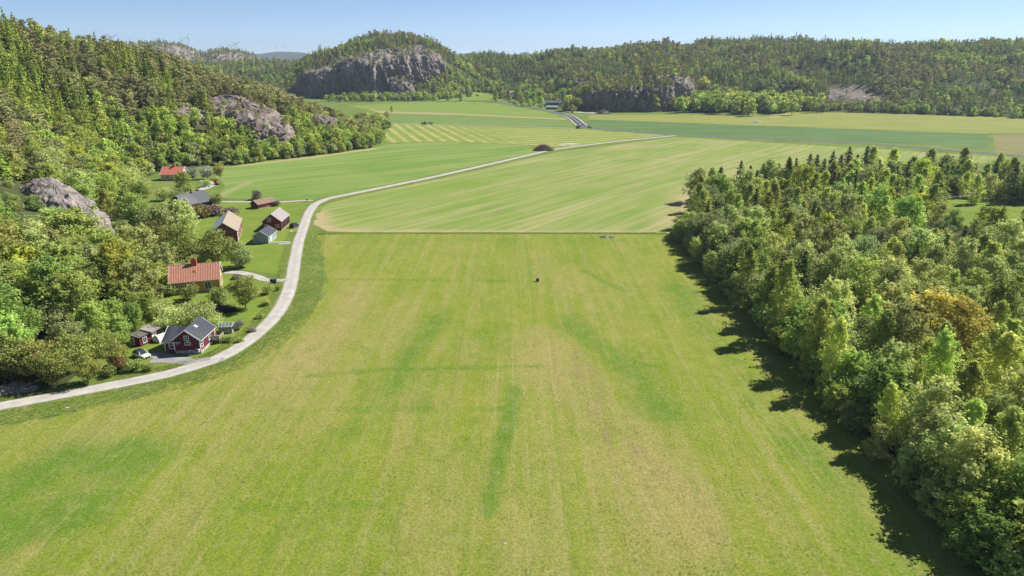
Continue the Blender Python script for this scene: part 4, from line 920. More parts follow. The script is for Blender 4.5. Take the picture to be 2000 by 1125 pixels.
def scatter(name, label, cat, P_, idx, scl, ng=None):
    me = bpy.data.meshes.new(name); n = len(P_); me.vertices.add(n); me.vertices.foreach_set('co', np.asarray(P_, np.float32).ravel())
    me.attributes.new('idx', 'INT', 'POINT').data.foreach_set('value', np.asarray(idx, np.int32))
    me.attributes.new('scl', 'FLOAT', 'POINT').data.foreach_set('value', np.asarray(scl, np.float32))
    me.attributes.new('rz', 'FLOAT', 'POINT').data.foreach_set('value', (rng.random(n)*6.283).astype(np.float32))
    o = link(name, me); md = o.modifiers.new('scatter', 'NODES'); md.node_group = ng or NG
    tag(o, label, cat, None, 'stuff'); print(name, n); return o
def grid_pts(x0, x1, y0, y1, st):
    X, Y = np.meshgrid(np.arange(x0, x1, st), np.arange(y0, y1, st)); X = X.ravel() + (rng.random(X.size)-0.5)*st*0.9; Y = Y.ravel() + (rng.random(Y.size)-0.5)*st*0.9
    return X, Y
def pick(w):
    """w: dict kind -> weight array; returns chosen variant ids"""
    ks = list(w); W = np.stack([np.maximum(1e-6, np.broadcast_to(w[k], w[ks[0]].shape)) for k in ks], 1); W = np.cumsum(W/W.sum(1)[:, None], 1)
    c = (rng.random(len(W))[:, None] > W).sum(1).clip(0, len(ks)-1); out = np.zeros(len(W), int)
    for i, k in enumerate(ks):
        m = c == i; out[m] = np.array(K[k])[rng.integers(0, len(K[k]), m.sum())]
    return out, c, ks
def visible(X, Y, pad=60): return (np.abs(X) < 0.78*Y + pad)
# western hill
X, Y = grid_pts(-470, -95, 200, 740, 4.9)
D = np.interp(Y, FY, FX) - X; Z = h_west(X, Y); zr, rr_ = h_lump(X, Y)
own = (Y < 325) & (D < 98)
ok = (D > 2) & (D < 215) & visible(X, Y, 30) & ~own & ~((rr_ < 1.02) & (zr > Z - 2)) & (Z > -0.3)
ok &= ~inside([(-192, 326), (-158, 326), (-158, 372), (-192, 372)], X, Y)
cliff_front = stroke(X, Y, [(-196, 432), (-150, 470)], 12) > 0.4
ok &= ~(cliff_front & (rng.random(len(X)) < 0.55))
X, Y, Z, D = X[ok], Y[ok], Z[ok], D[ok]; n1 = fbm(X/38, Y/38, 205); n2 = fbm(X/22, Y/22, 209); hi = sstep((D-35)/60)
idx, c, ks = pick({'m_spruce': 4.2*np.clip((n1-0.34)*5, 0, 2)*(0.3+hi*0.7)*(Y < 480), 'm_pine': 0.15 + 1.9*hi*np.clip((0.60-n1)*6, 0, 2) + 1.5*sstep((Y-460)/40), 'm_dec': 0.15 + 3.0*(1-hi)*(D < 48) + 0.4*(n2 > 0.64), 'm_wil': 0.05 + 0.9*(D < 22), 'bush': 0.1 + 0.8*(D < 7)})
s = 0.75 + 0.45*rng.random(len(X)); s *= np.where(hi > 0.8, 0.92, 1.0)*np.where(D < 8, 0.75, 1)
scatter('forest_west', 'dense mixed forest covering the hillside behind the farm houses', 'forest', np.stack([X, Y, Z-0.2], 1), idx, s)
# on the slabs of that hill, sparse
def rock_trees(name, label, rocks, step, kinds, sc, dens, steep=0.45):
    P_ = []
    for r_ in rocks:
        L = LUMPS[list(ROCKS).index(r_)]; m = max(L[1], L[2])*1.2; X, Y = grid_pts(L[0][0]-m, L[0][0]+m, L[0][1]-m, L[0][1]+m, step)
        for x, y in zip(X, Y):
            hit, nrm, _, _ = ROCKS[r_].ray_cast(Vector((x, y, 400)), Vector((0, 0, -1)))
            if hit is not None and abs(nrm.z) > steep and rng.random() < dens and hit.z > 3: P_.append((x, y, hit.z - 0.6))
    idx, _, _ = pick({k: np.full(len(P_), w) for k, w in kinds.items()})
    scatter(name, label, 'forest', P_, idx, sc*(0.6 + 0.6*rng.random(len(P_))))
rock_trees('forest_slab', 'stunted pines dotted over the rock slabs of the hillside', ['cliff_west_face', 'cliff_west_shoulder', 'cliff_west_ledge', 'cliff_west_toe'], 4.0, {'m_pine': 3, 'bush': 3}, 0.62, 0.26, 0.35)
rock_trees('scrub_slab', 'bushes rooted in the cracks of the pale slab above the maples', ['cliff_west_slab', 'cliff_west_knob', 'cliff_west_boulder'], 3.0, {'bush': 4, 'm_pine': 1}, 0.5, 0.10, 0.2)
rock_trees('forest_crag', 'scattered pines on the ledges of the big grey crag', ['cliff_crag', 'cliff_crag_wall', 'cliff_crag_summit', 'cliff_crag_toe'], 5.0, {'f_pine': 3, 'f_spruce': 1.5, 'bush': 3, 'f_dec': 0.7}, 0.6, 0.26, 0.45)
rock_trees('forest_ledge', 'pines standing on top of the shaded cliff wall', ['cliff_quarry_wall', 'cliff_quarry_top', 'cliff_east_ledge', 'cliff_east_scarp', 'cliff_east_brow', 'cliff_east_bluff'], 5.0, {'f_pine': 3, 'f_spruce': 2, 'f_dec': 1.0}, 0.8, 0.6, 0.6)
# centre and east
def far_forest(name, label, hf, box, step, skip=None, dark=0.0, seed=0, lim=1.0, zmin=0.2):
    X, Y = grid_pts(*box, step); Z = hf(X, Y); zr, r = h_lump(X, Y)
    ok = (Z > zmin) & visible(X, Y) & ~((r < 0.98) & (zr > Z - 6)) & (rng.random(len(X)) < lim)
    ok &= ~inside(KNOLL, X, Y)
    for hx, hy in FAR_H: ok &= ~((np.abs(X - hx*Y/hy) < 16) & (Y > hy - 45) & (Y < hy + 14))
    if skip is not None: ok &= ~skip(X, Y)
    ok &= fbm(X/55, Y/40, 311+seed) < 0.70
    X, Y, Z = X[ok], Y[ok], Z[ok]; n1 = fbm(X/75, Y/75, 301+seed, 3); n2 = fbm(X/42, Y/34, 307+seed, 3)
    idx, _, _ = pick({'f_spruce': 0.8 + 8*np.clip(n1-0.48, 0, 1)*3, 'f_pine': 0.8 + 8*np.clip(0.5-n1, 0, 1)*3 + dark, 'f_dec': 0.35 + 14*np.clip(n2-0.53, 0, 1)*4, 'f_lime': 0.02 + 2.5*np.clip(n2-0.68, 0, 1)*4})
    return scatter(name, label, 'forest', np.stack([X, Y, Z-0.3], 1), idx, (0.58 + 0.25*rng.random(len(X)) + 0.4*rng.random(len(X))**3)*(0.72 + 0.6*fbm(X/60, Y/60, 317+seed)))
FAR_H = [GT(*q)[:2] for q in ((906, 180), (1001, 189), (1018, 194))]
SCREE = [(402, 868), (418, 858), (430, 868), (452, 862), (470, 878), (460, 900), (466, 925), (446, 950), (432, 930), (418, 940), (408, 912), (394, 890)]
def skip_e(x, y):
    a = inside(SCREE, x, y) & (rng.random(len(x)) < 0.9)
    b = (stroke(x, y, [(70, 838), (200, 830)], 20) > 0.3); cc = (stroke(x, y, [(395, 1020), (480, 1020)], 14) > 0.3) & (rng.random(len(x)) < 0.6)
    return a | b | cc
far_forest('forest_east', 'dense conifer and birch forest over the long far ridge', h_east, (-150, 1150, 620, 1480), 6.6, skip_e, seed=1)
far_forest('forest_center', 'forest wrapping the big grey crag and its shoulder', h_center, (-430, 230, 1080, 1620), 6.4, None, seed=2)
far_forest('forest_middle', 'forest in the gap behind the near hill nose', h_mid, (-1150, -140, 640, 1720), 8.0, None, seed=3)
far_forest('forest_rocky', 'sparse pines on the distant bare rocky hill', h_rocky, (-1700, -600, 1780, 2250), 10.0, None, 3.0, 4, 0.7, 5.0)
# hedges, belts and bushes along the far edges of the fields
def belt(name, label, pts, w, n, kinds, s0, s1):
    L = spline(pts, 12); q = rng.random(n)*(len(L)-1); i = q.astype(int); f = (q-i)[:, None]; A = np.array(L); P_ = A[i]*(1-f) + A[np.minimum(i+1, len(A)-1)]*f + rng.normal(size=(n, 2))*w/2
    idx, _, _ = pick({k: np.full(n, v) for k, v in kinds.items()})
    scatter(name, label, 'shrubs', np.stack([P_[:, 0], P_[:, 1], np.maximum(0, np.maximum(h_east(P_[:, 0], P_[:, 1]), h_center(P_[:, 0], P_[:, 1])))], 1), idx, s0 + (s1-s0)*rng.random(n))
belt('shrub_belt_east', 'low shrub belt between yellow field and the dark forest', GP((1545, 213), (1620, 216), (1750, 220), (1900, 226), (2040, 232)), 12, 330, {'bush': 4, 'f_dec': 1.2, 'm_wil': 1}, 0.5, 1.0)
belt('shrub_belt_crag', 'pale leafy belt at the foot of the grey crag', GP((660, 198), (730, 197), (800, 196), (870, 193), (900, 188)), 26, 190, {'f_dec': 4, 'm_wil': 2, 'bush': 1}, 0.7, 1.25)
belt('shrub_belt_quarry', 'broad light green grove beside the shaded cliff', [(225, 868), (255, 872), (285, 866), (315, 856)], 54, 420, {'f_dec': 3, 'm_wil': 2.8, 'f_lime': 0.7}, 1.1, 1.95)
belt('shrub_belt_hillfoot', 'leafy scrub along the field under the near hill', GP((445, 323), (520, 312), (600, 303), (680, 293), (725, 283), (728, 268)), 6, 190, {'bush': 3, 'm_dec': 1.5, 'm_wil': 1.5}, 0.6, 1.0)
belt('shrub_belt_nose', 'tall trees at the tip of the near hill', GP((690, 262), (715, 260), (735, 252), (725, 246)), 12, 70, {'m_dec': 3, 'm_pine': 1, 'm_wil': 1}, 0.8, 1.2)
# single trees along the far farm road
far_reg = 'along the far farm road'
for k, px, py, h in (('birch', 1057, 212, 16), ('maple', 1040, 206, 18), ('maple', 1012, 196, 20), ('lime', 1014, 200, 15), ('maple', 1030, 200, 17), ('alder', 1020, 208, 12), ('bush', 1005, 205, 7), ('alder', 1035, 209, 11), ('lime', 1112, 216, 19), ('oak', 1120, 217, 18), ('alder', 1106, 218, 14), ('oak', 1128, 217, 15), ('birch', 996, 201, 13), ('birch', 968, 199, 17), ('maple', 975, 194, 20), ('birch', 900, 199, 15), ('spruce', 875, 197, 9), ('birch', 765, 219, 8), ('maple', 1052, 200, 22), ('willow', 1117, 220, 10)):
    foot_tree(k, px, py, h, far_reg, 1.1)
TREES[:] = [t for t in TREES if t[2] == far_reg]; label_trees()
for r, _, _ in TREES: r['group'] = 'trees along the far farm road'
# ------------------------------------------------------------------ building materials
M['falu'] = simple('falu_red', (0.155, 0.036, 0.032), 0.16, 3, 0.85, 0.01, stretch=(8, 8, 0.4))
M['falu_new'] = simple('falu_red_fresh', (0.130, 0.020, 0.032), 0.14, 3, 0.8, 0.01, stretch=(8, 8, 0.4))
M['falu_old'] = simple('falu_red_faded', (0.200, 0.060, 0.048), 0.22, 3, 0.9, 0.01, stretch=(8, 8, 0.4))
M['ochre'] = simple('ochre_paint', (0.46, 0.27, 0.055), 0.1, 3, 0.8, 0.01, stretch=(8, 8, 0.4))
M['greypaint'] = simple('blue_grey_paint', (0.27, 0.33, 0.345), 0.08, 3, 0.8, 0.01, stretch=(8, 8, 0.4))
M['blackwall'] = simple('black_stained_wood', (0.045, 0.042, 0.040), 0.2, 3, 0.85, 0.01, stretch=(8, 8, 0.4))
M['white'] = simple('white_paint', (0.78, 0.78, 0.76), 0.04, 2, 0.6)
M['cream'] = simple('cream_render', (0.50, 0.44, 0.30), 0.06, 2, 0.85)
M['teal'] = simple('faded_teal_paint', (0.16, 0.24, 0.23), 0.12, 3, 0.8)
M['tile_red'] = simple('clay_tile', (0.42, 0.195, 0.130), 0.25, 4.5, 0.8, 0.0)
M['tile_pink'] = simple('painted_red_sheet', (0.58, 0.19, 0.135), 0.08, 2, 0.6)
M['tile_grey'] = simple('dark_roof_tile', (0.055, 0.060, 0.078), 0.2, 3, 0.5, 0.0, spec=0.4)
M['sheet_black'] = simple('black_roof_sheet', (0.050, 0.053, 0.064), 0.14, 2, 0.5, spec=0.4)
M['sheet_dark'] = simple('dark_roof_sheet', (0.085, 0.088, 0.105), 0.14, 2, 0.5, spec=0.4)
M['eternit'] = simple('fibre_cement_sheet', (0.27, 0.245, 0.235), 0.10, 2, 0.85)
M['tile_tan'] = simple('lichened_clay_tile', (0.30, 0.245, 0.185), 0.18, 4, 0.9)
M['tile_brown'] = simple('old_brown_tile', (0.29, 0.20, 0.145), 0.2, 4, 0.9)
M['zinc'] = simple('bare_metal_sheet', (0.50, 0.56, 0.62), 0.08, 1.5, 0.45, metal=0.25)
M['brick'] = simple('chimney_brick', (0.40, 0.095, 0.055), 0.15, 5, 0.85)
M['concrete'] = simple('concrete', (0.40, 0.36, 0.32), 0.12, 2, 0.9)
M['plank'] = simple('weathered_plank', (0.36, 0.32, 0.27), 0.15, 3, 0.9, stretch=(1, 1, 6))
M['glass'] = glass_mat('window_glass'); M['glass_lt'] = glass_mat('pale_glass', (0.14, 0.17, 0.15))
M['dark'] = simple('black_and_shade', (0.02, 0.018, 0.016), 0.1)  # near-black parts; also paints the shade inside the barn bays
M['rubber'] = simple('rubber', (0.02, 0.02, 0.022), 0.1); M['steel'] = simple('steel', (0.35, 0.36, 0.38), 0.08, 3, 0.4, metal=0.6)
M['car_white'] = simple('car_white', (0.72, 0.73, 0.75), 0.02, 1, 0.25, spec=0.6); M['car_dark'] = simple('car_dark', (0.020, 0.022, 0.032), 0.05, 1, 0.25, spec=0.6)
M['car_blue'] = simple('car_blue', (0.20, 0.38, 0.50), 0.03, 1, 0.3, spec=0.6); M['car_grey'] = simple('car_grey', (0.25, 0.25, 0.26), 0.03, 1, 0.3, spec=0.6)
M['lamp'] = simple('lamp_glass', (0.6, 0.62, 0.66), 0.05, 1, 0.2); M['blue'] = simple('deep_blue_plastic', (0.03, 0.06, 0.30), 0.05)
M['red_lamp'] = simple('tail_lamp', (0.45, 0.02, 0.02), 0.05)
M['orange'] = simple('machine_orange', (0.60, 0.16, 0.03), 0.08); M['bin'] = simple('bin_plastic', (0.022, 0.028, 0.045), 0.1, 2, 0.5)
M['tarp'] = simple('white_tarpaulin', (0.66, 0.65, 0.61), 0.05, 1.5, 0.6); M['tarp_blue'] = simple('blue_tarpaulin', (0.12, 0.28, 0.55), 0.08)
M['stone'] = simple('field_stone', (0.30, 0.28, 0.27), 0.2, 2, 0.9, 0.02); M['green_sheet'] = simple('green_roof_sheet', (0.20, 0.34, 0.27), 0.06)
M['moss_roof'] = simple('mossy_felt', (0.12, 0.115, 0.085), 0.45, 2.5, 0.95)
M['logwood'] = simple('split_wood', (0.42, 0.27, 0.15), 0.2, 4)

# ------------------------------------------------------------------ buildings
def roof_panel(name, root, y0, y1, x_r, z_r, x_e, z_e, th, mat, wave=0.0, rows=0):
    """one slope from ridge (x_r,z_r) to eave (x_e,z_e), from y0 to y1; wave = tile width"""
    dx, dz = x_e - x_r, z_e - z_r; L = math.hypot(dx, dz); nx, nz = (-dz/L, dx/L) if dx > 0 else (dz/L, -dx/L)
    ny = max(2, int((y1-y0)/wave*4) + 1) if wave else 2; ns = max(2, rows*2) if rows else 2
    V = []
    for i in range(ny):
        y = y0 + (y1-y0)*i/(ny-1); w = (0.035*math.sin(2*math.pi*(y-y0)/wave)) if wave else 0.0
        for j in range(ns):
            if rows: r = j//2; t = (r + (j % 2))/rows; st = 0.04*(1 if j % 2 else 0)
            else: t = j/(ns-1); st = 0.0
            o = th + w + st; V.append((x_r + dx*t + nx*o, y, z_r + dz*t + nz*o))
    F = [(i*ns+j, (i+1)*ns+j, (i+1)*ns+j+1, i*ns+j+1) for i in range(ny-1) for j in range(ns-1)]
    b = len(V); V += [(x_r, y0, z_r), (x_r, y1, z_r), (x_e, y1, z_e), (x_e, y0, z_e)]
    F += [(b, b+1, b+2, b+3), (b, b+3, ns-1, 0), (b+1, (ny-1)*ns, ny*ns-1, b+2), (b+3, b+2, ny*ns-1, ns-1), (b, 0, (ny-1)*ns, b+1)]
    m = MB(); m.add(V, F); return m.build(name, mat, root)
def house(name, label, cat, loc, rot, w, l, eave, ridge, wall, roof, roof2=None, found=0.3, fmat='concrete', trim='white', over=0.35, og=0.3, wave=0.0, rows=0, corner=True, barge=True, xr=0.0):
    """gabled house: ridge along local y, gable at y=0 towards the viewer, right wall at x=+w/2"""
    r = empty(name, loc, rot, label, cat); h = w/2
    MB().box(-h-0.04, h+0.04, -0.04, l+0.04, -0.3, found).build('foundation', M[fmat], r)
    MB().prism([(-h, found), (h, found), (h, eave), (xr, ridge), (-h, eave)], 'y', 0, l).build('wall', M[wall], r)
    for s, rm in ((1, roof), (-1, roof2 or roof)):
        k = (ridge-eave)/(h - s*xr); xe = s*(h+over); ze = eave - k*over
        roof_panel('roof_panel', r, -og, l+og, xr, ridge+0.02, xe, ze+0.02, 0.12, M[rm], wave, rows)
        if barge:
            for y in (-og-0.05, l+og+0.05):
                MB().bar((xr, y, ridge+0.06), (xe, y, ze+0.06), 0.06, 0.24, up=(0, 0, 1)).build('barge_board', M[trim], r)
        MB().bar((xe+s*0.04, -og, ze+0.03), (xe+s*0.04, l+og, ze+0.03), 0.07, 0.12).build('gutter', M[trim], r)
    MB().tube([(xr, -og, ridge+0.14), (xr, l+og, ridge+0.14)], [0.11, 0.11], 6).build('ridge_cap', M[roof], r)
    if corner:
        for sx in (-1, 1):
            for y in (0, l): MB().box(sx*h-0.07, sx*h+0.07, y-0.07 if y == 0 else y-0.07, y+0.07, found, eave-0.05).build('corner_board', M[trim], r)
    r['_w'], r['_l'] = w, l
    return r
def wall_frame(r, side):
    w, l = r['_w'], r['_l']
    return {'front': ((0, 0, 0), (1, 0), (0, -1)), 'back': ((0, l, 0), (-1, 0), (0, 1)), 'right': ((w/2, 0, 0), (0, 1), (1, 0)), 'left': ((-w/2, 0, 0), (0, 1), (-1, 0))}[side]
def window(r, side, u, z, w, h, trim='white', mull=(1, 1), name='window', pane='glass', fw=0.10):
    o, ud, nd = wall_frame(r, side)
    def p(a, d, zz): return (o[0] + ud[0]*a + nd[0]*d, o[1] + ud[1]*a + nd[1]*d, zz)
    def bx(m, a0, a1, d0, d1, z0, z1):
        c = [p(a, d, zz) for zz in (z0, z1) for a, d in ((a0, d0), (a1, d0), (a1, d1), (a0, d1))]
        m.add(c, [(0,3,2,1),(4,5,6,7),(0,1,5,4),(1,2,6,5),(2,3,7,6),(3,0,4,7)])
    m = MB(); a0, a1, z0, z1 = u-w/2, u+w/2, z-h/2, z+h/2
    for q in ((a0-fw, a1+fw, z1, z1+fw), (a0-fw, a1+fw, z0-fw, z0), (a0-fw, a0, z0, z1), (a1, a1+fw, z0, z1)): bx(m, q[0], q[1], 0.004, 0.09, q[2], q[3])
    for i in range(1, mull[0]+1):
        x = a0 + w*i/(mull[0]+1); bx(m, x-0.03, x+0.03, 0.03, 0.075, z0, z1)
    for i in range(1, mull[1]+1):
        zz = z0 + h*i/(mull[1]+1); bx(m, a0, a1, 0.032, 0.07, zz-0.025, zz+0.025)
    f = m.build(name, M[trim], r); g_ = MB(); bx(g_, a0, a1, 0.006, 0.03, z0, z1); g_.build('pane', M[pane], f); return f
def door(r, side, u, z0, w, h, mat='white', trim='white', name='door', handle=True):
    o, ud, nd = wall_frame(r, side)
    def p(a, d, zz): return (o[0] + ud[0]*a + nd[0]*d, o[1] + ud[1]*a + nd[1]*d, zz)
    def bx(m, a0, a1, d0, d1, z0_, z1_):
        c = [p(a, d, zz) for zz in (z0_, z1_) for a, d in ((a0, d0), (a1, d0), (a1, d1), (a0, d1))]
        m.add(c, [(0,3,2,1),(4,5,6,7),(0,1,5,4),(1,2,6,5),(2,3,7,6),(3,0,4,7)])
    m = MB(); bx(m, u-w/2, u+w/2, 0.004, 0.05, z0, z0+h); d = m.build(name, M[mat], r)
    m = MB()
    for q in ((u-w/2-0.1, u-w/2, z0, z0+h), (u+w/2, u+w/2+0.1, z0, z0+h), (u-w/2-0.1, u+w/2+0.1, z0+h, z0+h+0.1)): bx(m, q[0], q[1], 0.004, 0.08, q[2], q[3])
    m.build('frame', M[trim], d)
    if handle: m = MB(); bx(m, u+w/2-0.16, u+w/2-0.08, 0.05, 0.10, z0+h*0.48, z0+h*0.52); m.build('handle', M['steel'], d)
    return d
def chimney(r, x, y, z0, z1, s=0.75, mat='brick'):
    c = MB().box(x-s/2, x+s/2, y-s/2, y+s/2, z0, z1).build('chimney', M[mat], r)
    MB().box(x-s/2-0.08, x+s/2+0.08, y-s/2-0.08, y+s/2+0.08, z1-0.22, z1-0.04).build('chimney_cap', M[mat], c)
    MB().box(x-s/4, x+s/4, y-s/4, y+s/4, z1-0.03, z1+0.12).build('flue', M['dark'], c); return c

# red cottage: main block with gable to the lane and a lower wing
c = house('red_cottage', 'dark red cottage with grey tiled roof and white trim beside the lane', 'house', (-69.45, 134.5, 0), 0, 5.5, 7.3, 3.35, 5.45, 'falu_new', 'tile_grey', found=0.7, wave=0.3, rows=16, over=0.45, og=0.35)
wg = MB().prism([(0.12, 0.55), (7.0, 0.55), (7.0, 2.85), (3.56, 4.75), (0.12, 2.85)], 'x', -4.85, -2.6).build('wing_wall', M['falu_new'], c)
def wing_roof(y_r, z_r, y_e, z_e, x0, x1):
    dy, dz = y_e-y_r, z_e-z_r; V = []; ny = 34; ns = 30
    L = math.hypot(dy, dz); ny_, nz_ = (dz/L, -dy/L) if dy < 0 else (-dz/L, dy/L)
    if nz_ < 0: ny_, nz_ = -ny_, -nz_
    for i in range(ny):
        x = x0 + (x1-x0)*i/(ny-1); w_ = 0.035*math.sin(2*math.pi*(x-x0)/0.32)
        for j in range(ns):
            t = (j//2 + j % 2)/(ns//2); o = 0.12 + w_ + 0.04*(j % 2); V.append((x, y_r + dy*t + ny_*o, z_r + dz*t + nz_*o))
    F = [(i*ns+j, (i+1)*ns+j, (i+1)*ns+j+1, i*ns+j+1) for i in range(ny-1) for j in range(ns-1)]; b = len(V)
    V += [(x0, y_r, z_r), (x1, y_r, z_r), (x1, y_e, z_e), (x0, y_e, z_e)]
    F += [(b, b+1, b+2, b+3), (b, b+3, ns-1, 0), (b+1, (ny-1)*ns, ny*ns-1, b+2), (b+3, b+2, ny*ns-1, ns-1)]
    m = MB(); m.add(V, F); return m.build('wing_roof_panel', M['tile_grey'], c)
wing_roof(3.56, 4.78, -0.28, 2.66, -5.3, -0.25); wing_roof(3.56, 4.78, 7.4, 2.66, -5.3, -0.25)
for y_e in (-0.28, 7.4): MB().bar((-5.34, 3.56, 4.86), (-5.34, y_e, 2.74), 0.07, 0.26).build('barge_board', M['white'], c)
MB().bar((-5.3, -0.33, 2.68), (-1.2, -0.33, 2.68), 0.09, 0.14).build('gutter', M['white'], c)
MB().box(-4.92, -4.78, 0.05, 0.19, 0.55, 2.8).build('corner_board', M['white'], c)
window(c, 'front', 0.05, 3.55, 0.85, 1.0, mull=(1, 1)); window(c, 'front', 0.15, 2.35, 1.1, 0.55, mull=(1, 0))
ww = window(c, 'front', -3.35, 1.95, 0.95, 1.55, mull=(0, 1)); ww.location = (-0.05, 0.10, 0)
window(c, 'right', 0.95, 2.0, 0.8, 1.3, mull=(0, 1)); window(c, 'right', 4.6, 2.1, 0.9, 1.4, mull=(1, 0)); window(c, 'right', 5.3, 0.42, 0.7, 0.36, mull=(0, 0))
d = door(c, 'front', 0.75, 0.0, 1.0, 0.75, 'greypaint', name='cellar_door')
MB().box(1.75, 2.6, -0.42, -0.06, 0.5, 1.2).build('heat_pump', M['white'], c, 0.02)
MB().tube([(2.0, -0.44, 0.86), (2.0, -0.40, 0.86)], [0.26, 0.26], 14).build('heat_pump_fan', M['dark'], c)
MB().box(-2.12, -2.02, -0.14, -0.02, 2.1, 2.45).build('wall_lamp', M['lamp'], c)
ch = MB().tube([(0.1, 4.9, 5.2), (0.1, 4.9, 6.15)], [0.15, 0.15], 8).build('flue_pipe', M['steel'], c)
MB().bar((0.55, 3.2, 5.32), (1.15, 3.2, 4.86), 0.75, 0.06).build('skylight', M['lamp'], c)
MB().tube([(2.82, 7.55, 3.1), (2.82, 7.55, 0.2)], [0.05, 0.05], 6).build('downpipe', M['white'], c)
MB().box(-1.2, 1.8, -0.9, -0.25, -0.05, 0.16).build('planter_bed', M['logwood'], c)
dk = MB().box(2.85, 4.7, 5.2, 7.6, 1.0, 1.12).build('deck', M['plank'], c)
for x, y in ((2.95, 5.3), (4.6, 5.3), (4.6, 7.5), (2.95, 7.5)): MB().box(x-0.05, x+0.05, y-0.05, y+0.05, -0.2, 2.05).build('post', M['plank'], dk)
for k in range(10): MB().box(4.66, 4.70, 5.25 + k*0.235, 5.45 + k*0.235, 1.15, 2.0).build('railing_board', M['plank'], dk)
for k in range(8): MB().box(2.9 + k*0.225, 3.1 + k*0.225, 5.19, 5.23, 1.15, 2.0).build('railing_board', M['plank'], dk)
# outbuilding with two flat roofs
x, y, _ = G(266, 676); s = empty('garden_shed', (x, y, 0), math.radians(-20), 'small red shed with white doors and mossy roof beside the white dome', 'shed')
MB().prism([(-1.3, 0), (1.3, 0), (1.3, 2.2), (-1.3, 2.45)], 'y', 0, 2.6).build('wall', M['falu_new'], s)
MB().prism([(-1.2, 0), (1.35, 0), (1.35, 2.45), (-1.2, 2.45)], 'y', 2.7, 5.4).build('annex_wall', M['falu_new'], s)
MB().prism([(-1.55, 2.5), (1.6, 2.2), (1.6, 2.34), (-1.55, 2.64)], 'y', -0.35, 2.75).build('roof', M['moss_roof'], s)
MB().prism([(-1.5, 2.72), (2.1, 2.5), (2.1, 2.64), (-1.5, 2.86)], 'y', 2.6, 5.7).build('annex_roof', M['eternit'], s)
s['_w'], s['_l'] = 2.6, 5.4
window(s, 'right', 1.3, 1.2, 0.9, 1.2, mull=(1, 0)); window(s, 'front', -0.75, 1.1, 0.9, 1.5, mull=(0, 0), pane='glass_lt')
dd = door(s, 'right', 3.9, 0.05, 1.1, 2.1); dd.location = (0.06, 0, 0)
MB().tube([(-0.2, 4.4, 2.7), (-0.2, 4.4, 3.2)], [0.18, 0.18], 8).build('chimney', M['cream'], s)
# white dome
x, y, _ = G(306, 669); r = empty('garden_dome', (x, y, 0), math.radians(-30), 'white rounded tarpaulin shelter between red shed and red cottage', 'shelter')
m = MB(); prof = [(1.15*math.cos(a), 1.65*math.sin(a)**0.8 if math.sin(a) > 0 else 0) for a in [math.pi*i/14 for i in range(15)]]
m.prism(prof, 'y', 0, 2.1); m.build('cover', M['tarp'], r, 0.02)
for yy in (-0.02, 1.05, 2.12):
    MB().tube([(q[0]*1.02, yy, q[1]*1.02+0.01) for q in prof], [0.035]*15, 5).build('hoop', M['white'], r)
# greenhouse
x, y, _ = G(441, 652); gh = empty('greenhouse', (x, y, 0), math.radians(6), 'small glass greenhouse with pale frame beside the red cottage', 'greenhouse')
MB().box(-1.5, 1.5, -0.0, 2.4, -0.1, 0.55).build('base_wall', M['plank'], gh)
m = MB()
for xx in (-1.5, -0.75, 0, 0.75, 1.5):
    for yy in (0, 2.4): m.bar((xx, yy, 0.5), (xx, yy, 1.7), 0.05)
    m.bar((xx, 0, 1.7), (xx, 1.2, 2.35), 0.05); m.bar((xx, 2.4, 1.7), (xx, 1.2, 2.35), 0.05)
for yy, zz in ((0, 1.7), (2.4, 1.7), (1.2, 2.36)): m.bar((-1.52, yy, zz), (1.52, yy, zz), 0.06)
for xx in (-1.5, 1.5):
    m.bar((xx, 1.2, 0.5), (xx, 1.2, 2.3), 0.05); m.bar((xx, 0, 1.68), (xx, 2.4, 1.68), 0.045)
m.build('frame', M['white'], gh)
for k in range(4):
    x0 = -1.47 + k*0.75
    for yy in (0, 2.4): MB().box(x0, x0+0.68, yy-0.006, yy+0.006, 0.56, 1.66).build('pane', M['glass_lt'], gh)
    for sg, y0 in ((1, 0.03), (-1, 2.37)):
        MB().add([(x0, y0, 1.74), (x0+0.68, y0, 1.74), (x0+0.68, 1.2-sg*0.03, 2.35), (x0, 1.2-sg*0.03, 2.35)], [(0, 1, 2, 3)]).build('roof_pane', M['glass_lt'], gh)
# yellow house, ridge across
c = house('yellow_house', 'ochre yellow house with orange clay tile roof and red chimney', 'house', (-80.8, 180.4, 0), math.radians(90+18), 8.0, 12.2, 3.6, 6.9, 'ochre', 'tile_red', found=0.5, wave=0.42, rows=15, over=0.4, og=0.3)
# in this house the wall facing the lane-side viewer is 'left', the sunlit gable is 'front'
window(c, 'left', 3.0, 1.85, 1.5, 1.9, mull=(1, 0)); window(c, 'left', 8.2, 2.4, 1.0, 1.1, mull=(1, 1)); window(c, 'left', 10.8, 2.4, 1.0, 1.1, mull=(1, 1))
window(c, 'front', -1.6, 2.2, 1.0, 1.4, mull=(1, 1)); window(c, 'front', 1.6, 2.2, 1.0, 1.4, mull=(1, 1)); window(c, 'front', 0, 4.9, 0.9, 1.2, mull=(1, 1))
chimney(c, 0.1, 6.2, 6.6, 8.6, 1.35)
MB().bar((-1.7, 6.0, 5.85), (-2.2, 6.0, 5.4), 0.5, 0.14).build('skylight', M['brick'], c)
